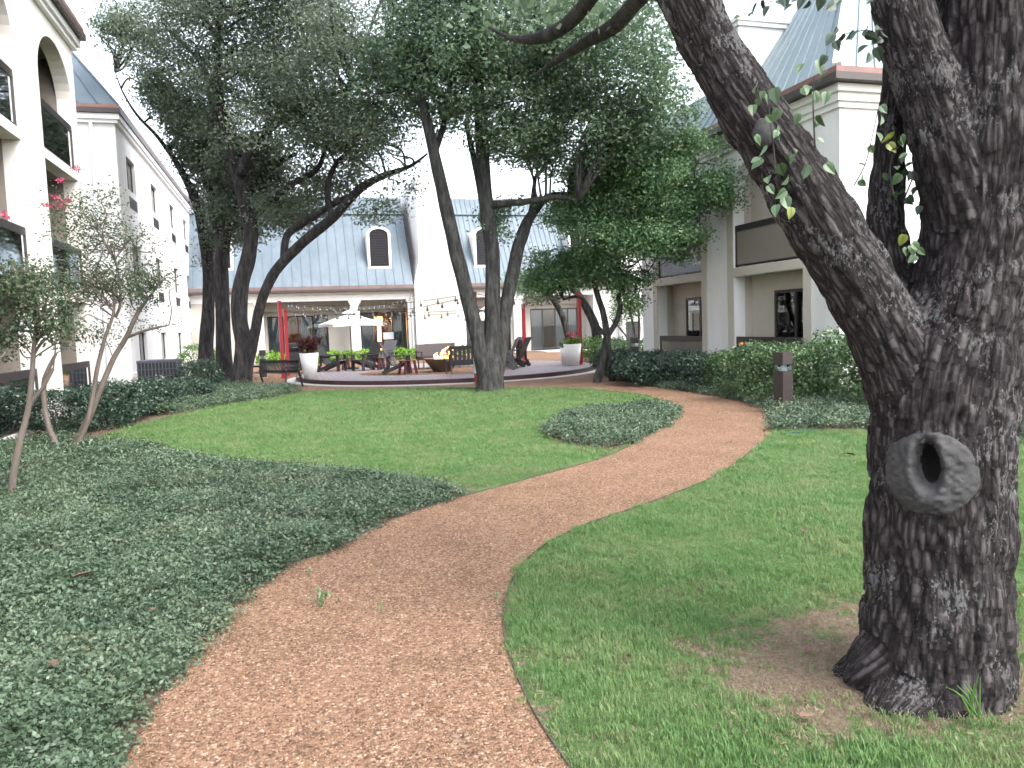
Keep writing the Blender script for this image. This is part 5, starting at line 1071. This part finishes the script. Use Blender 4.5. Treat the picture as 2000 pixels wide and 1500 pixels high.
c = D(955,700,27.3); parasol((c[0], c[1]), 2.0, .62, .30, 'white parasol behind the three-stemmed tree', .3)
# fire bowl
g_ = G(868, 726, .14); t = thing('fire_bowl', 'brown fire bowl with open flames in the gravel centre', 'fire pit', (g_[0], g_[1]+.3, .136))
q = MB(); q.lathe([(0,0),(.26,0),(.30,.02),(.58,.40),(.60,.44),(.55,.44),(.50,.38),(0,.36)], 32); q.build('bowl', M['bowl'], t, True)
r = np.random.default_rng(9)
for k in range(11):
    a = r.uniform(0, 6.28); rr = r.uniform(.0, .36); h = r.uniform(.18, .34)*(2.0 if k == 3 else 1.0); x, y = rr*math.cos(a), rr*math.sin(a)
    if k == 3: x, y = .08, -.1
    q = MB(); q.tube([(x,y,.36),(x+r.normal()*.03,y,.36+h*.35),(x+r.normal()*.04,y,.36+h*.7),(x+r.normal()*.06,y,.36+h)], [.05,.065,.035,.004], 7); q.build('flame', M['flame'], t, True)
# red posts
posts = {}
for key, (px, pyb, pyt, dep, lb) in {'a': (553,725,588,26.2,'tallest red post behind the bench near the burgundy planter'), 'b': (563,725,603,27.6,'shorter red post right beside the tallest one'), 'c': (932,745,570,20.95,'red post with a grey box, behind the three-stemmed tree'), 'd': (1025,702,594,29.3,'thin red post before the far glass doors'), 'e': (1134,713,572,26.0,'red post beside the large white planter')}.items():
    p0, p1 = D(px, pyb, dep), D(px, pyt, dep); zb = .15 if key in 'e' else .012; zb = .012 if key != 'e' else .15
    t = thing('red_post', lb, 'post', (p0[0], p0[1], zb), .2, 'red steel posts round the deck'); posts[key] = np.array([p0[0], p0[1], p1[2]])
    MB().box(-.055,.055,-.055,.055,0,p1[2]-zb).build('shaft', M['red'], t); MB().box(-.11,.11,-.11,.11,0,.012).build('foot_plate', M['red'], t)
    q = MB(); q.tube([(0,0,p1[2]-zb-.08),(0,-.09,p1[2]-zb-.08)], .012, 6); q.build('hook', M['black'], t)
c = D(932,722,20.75); t = thing('electrical_box', 'pale grey electrical box strapped to the red post', 'utility box', (c[0], c[1], .3)); q = MB(); q.box(-.085,.085,-.06,.06,0,.42); q.build('housing', M['greybox'], t); q = MB(); q.box(-.075,.075,-.068,-.0605,.02,.40); q.build('door', M['greybox'], t)
# string lights
bulb = MB(); bulb.lathe([(.012,.0),(.018,-.03),(.018,-.06),(.04,-.10),(.035,-.14),(.0,-.16)], 8); bme = bulb.mesh('bulb'); bme.materials.append(M['bulb'])
extra = {'w': np.array([6.7, 40.6, 3.35]), 'w2': np.array([9.0,40.6,3.3])}; AN = {**posts, **extra}
for a, b, sag, dz, lb in (('a','c',.22,0,'string of bulbs from the tallest red post to the post with the box'), ('a','e',.45,-.02,'string of bulbs from the tallest red post across to the planter post'), ('b','d',.30,0,'string of bulbs from the shorter red post to the thin post'), ('b','c',.30,-.05,'string of bulbs from the shorter red post to the post with the box'), ('a','w',.4,0,'string of bulbs from the tallest red post to the white fire wall'), ('c','e',.2,0,'string of bulbs from the boxed post to the planter post')):
    A, B = AN[a]+np.array([0,0,dz-.04]), AN[b]+np.array([0,0,dz-.04]); t = thing('string_lights', lb, 'string lights', A, world=True, group='string lights over the deck'); n = max(6, int(np.linalg.norm(B-A)/.62))
    pts = [A+(B-A)*k/(n*2)-np.array([0,0,4*sag*(k/(n*2))*(1-k/(n*2))]) for k in range(n*2+1)]; q = MB(); q.tube(pts, .008, 5); q.build('cable', M['cable'], t)
    for k in range(1, n):
        o = bpy.data.objects.new('bulb', bme); COL.objects.link(o); o.parent = t; o.location = Vector(pts[2*k])-Vector(t.location)
# bollard lights
def bollard(pos, h, lb):
    t = thing('bollard_light', lb, 'bollard', pos, .15, 'bollard lights'); w_ = .105
    MB().box(-w_-.02,w_+.02,-w_-.02,w_+.02,0,.02).build('base_plate', M['concrete'], t); MB().box(-w_,w_,-w_,w_,.02,h-.31).build('post', M['bollard'], t); MB().box(-w_,w_,-w_,w_,h-.20,h).build('head', M['bollard'], t)
    o = MB().box(-w_+.012,w_-.012,-w_+.012,w_-.012,h-.31,h-.20).build('lens', M['glass'], t)
    q = MB(); q.lathe([(.085,h-.305),(.03,h-.235),(.03,h-.205)], 16); q.build('reflector', M['lens'], t, True)
p_ = G(1530,806); bollard((p_[0], p_[1], .012), .98, 'dark square bollard light at the bend of the path before the hedge')
p_ = D(514,722,27); bollard((p_[0], p_[1], .012), .98, 'dark bollard light behind the oak and bench')
p_ = G(1240,716); bollard((p_[0], p_[1], .012), .98, 'dark bollard light rising from the far shrubs')
# condenser
c = G(335,755); t = thing('air_conditioner', 'blue-grey condenser unit behind the clipped hedge', 'air conditioner', (-3.55, 24.0, 0), 0)
w_ = .52; MB().box(-w_-.05,w_+.05,-w_-.05,w_+.05,0,.08).build('pad', M['concrete'], t); MB().box(-w_+.03,w_-.03,-w_+.03,w_-.03,.08,.86).build('body', M['dark'], t)
MB().box(-w_,w_,-w_,w_,.86,.93).build('top_cover', M['ac'], t)
for k in range(12):
    x = -w_+.02+k*(2*w_-.04)/11; MB().box(x-.012,x+.012,-w_-.005,-w_+.02,.08,.86).build('guard_slat', M['ac'], t); MB().box(w_-.02,w_+.005,x-.012,x+.012,.08,.86).build('guard_slat', M['ac'], t)
for z in (.28,.48,.68): MB().box(-w_-.008,w_+.008,-w_-.008,-w_+.0,z-.01,z+.01).build('guard_bar', M['ac'], t)
# litter bin, grill
g_ = G(1016,703,.0); t = thing('litter_bin', 'black litter bin against the white column', 'bin', (g_[0]+.25, g_[1]+.6, .012)); q = MB(); q.lathe([(0,0),(.24,0),(.27,.8),(.27,.82),(.0,.82)], 20); q.build('body', M['black'], t, True); q = MB(); q.lathe([(.29,.82),(.29,.86),(.16,1.0),(0,1.0)], 20); q.build('lid', M['black'], t, True)
p_ = D(592,715,29.5); t = thing('barbecue_grill', 'black hooded grill behind the burgundy planter', 'grill', (p_[0], p_[1], .012)); MB().box(-.5,.5,-.28,.28,.1,.82).build('cabinet', M['charcoal'], t); q = MB(); q.tube([(-.5,0,.9),(.5,0,.9)], .27, 16); q.build('hood', M['black'], t, True); MB().beam((-.35,-.31,.98),(.35,-.31,.98),.03,.03).build('handle', M['greyplas'], t)
# irrigation cover and stones in the bed, weeds on the path, fallen leaves
g_ = G(1560,846); q = MB(); q.box(-.26,.26,-.05,.05,0,.02); tag(q.build('valve_cover', mat('green_plastic', (.015,.06,.06), .5), None, loc=(g_[0], g_[1], .006)), 'green plastic strip at the lawn edge by the bollard', 'valve cover')
def weed(px, py, h, n, lb, sd_):
    g_ = G(px, py); r = np.random.default_rng(sd_); P_ = np.stack([r.normal(size=n)*h*.28, r.normal(size=n)*h*.28, r.uniform(.02, h, n)], 1); t = thing('weed', lb, 'plant', (g_[0], g_[1], .012), group='weeds on the path'); link('foliage', leaf_mesh('foliage', P_, h*.42, sd_, .3, 1.4), M['leaf_small'], t); q = MB(); q.tube([(0,0,0),(.005,0,h*.5),(0,.01,h*.9)], [.004,.003,.001], 5); q.build('stem', M['leaf_bright'], t)
weed(630,1188,.10,34,'largest leafy weed standing alone on the gravel path',3); weed(745,1200,.06,14,'small thin weed beside the largest one on the path',4); weed(603,1128,.05,12,'tiny weed on the path near the jasmine edge',5); weed(968,1180,.06,16,'small weed creeping onto the path from the near lawn',6)
lm = MB(); lm.v = [(-.045,0,.004),(-.01,.028,.016),(.05,0,.006),(-.01,-.026,.014),(0,0,.002)]; lm.f = [(0,4,1),(1,4,2),(2,4,3),(3,4,0)]; lme = lm.mesh('fallen_leaf'); lme.materials.append(M['leaf_dead'])
for k, (px, py, z, lb) in enumerate(((1575,1400,.03,'brown dead leaf on the lawn before the big trunk'),(1570,1038,.035,'brown dead leaf on the near lawn toward the hedge'),(1660,888,.035,'brown dead leaf on the lawn beyond the big trunk'),(1580,1268,.03,'brown dead leaf on the bare patch by the roots'),(100,1298,.18,'pale brown leaf lying on the near jasmine'),(160,1125,.18,'dull brown leaf caught in the middle of the jasmine'),(302,1190,.18,'dark dead leaf on the jasmine near the path'),(388,1272,.02,'dark leaf at the rim of path and jasmine'),(200,970,.18,'pale leaf in the jasmine toward the myrtles'),(1045,918,.03,'brown leaf on the far lawn by the path edge'))):
    g_ = G(px, py, z); o = bpy.data.objects.new('fallen_leaf', lme); COL.objects.link(o); o.location = g_; o.rotation_euler = (.2*math.sin(k), .2*math.cos(k*2), k*1.3); o.scale = (.8+.3*(k % 3),)*3; tag(o, lb, 'leaf', 'fallen leaves')
g_ = G(515,1130); t = thing('stone', 'pale broken stone at the gap in the jasmine edge', 'stone', (g_[0], g_[1], .01)); me = pebb(90); link('rock', me, M['concrete'], t).scale = (.09,.07,.05)
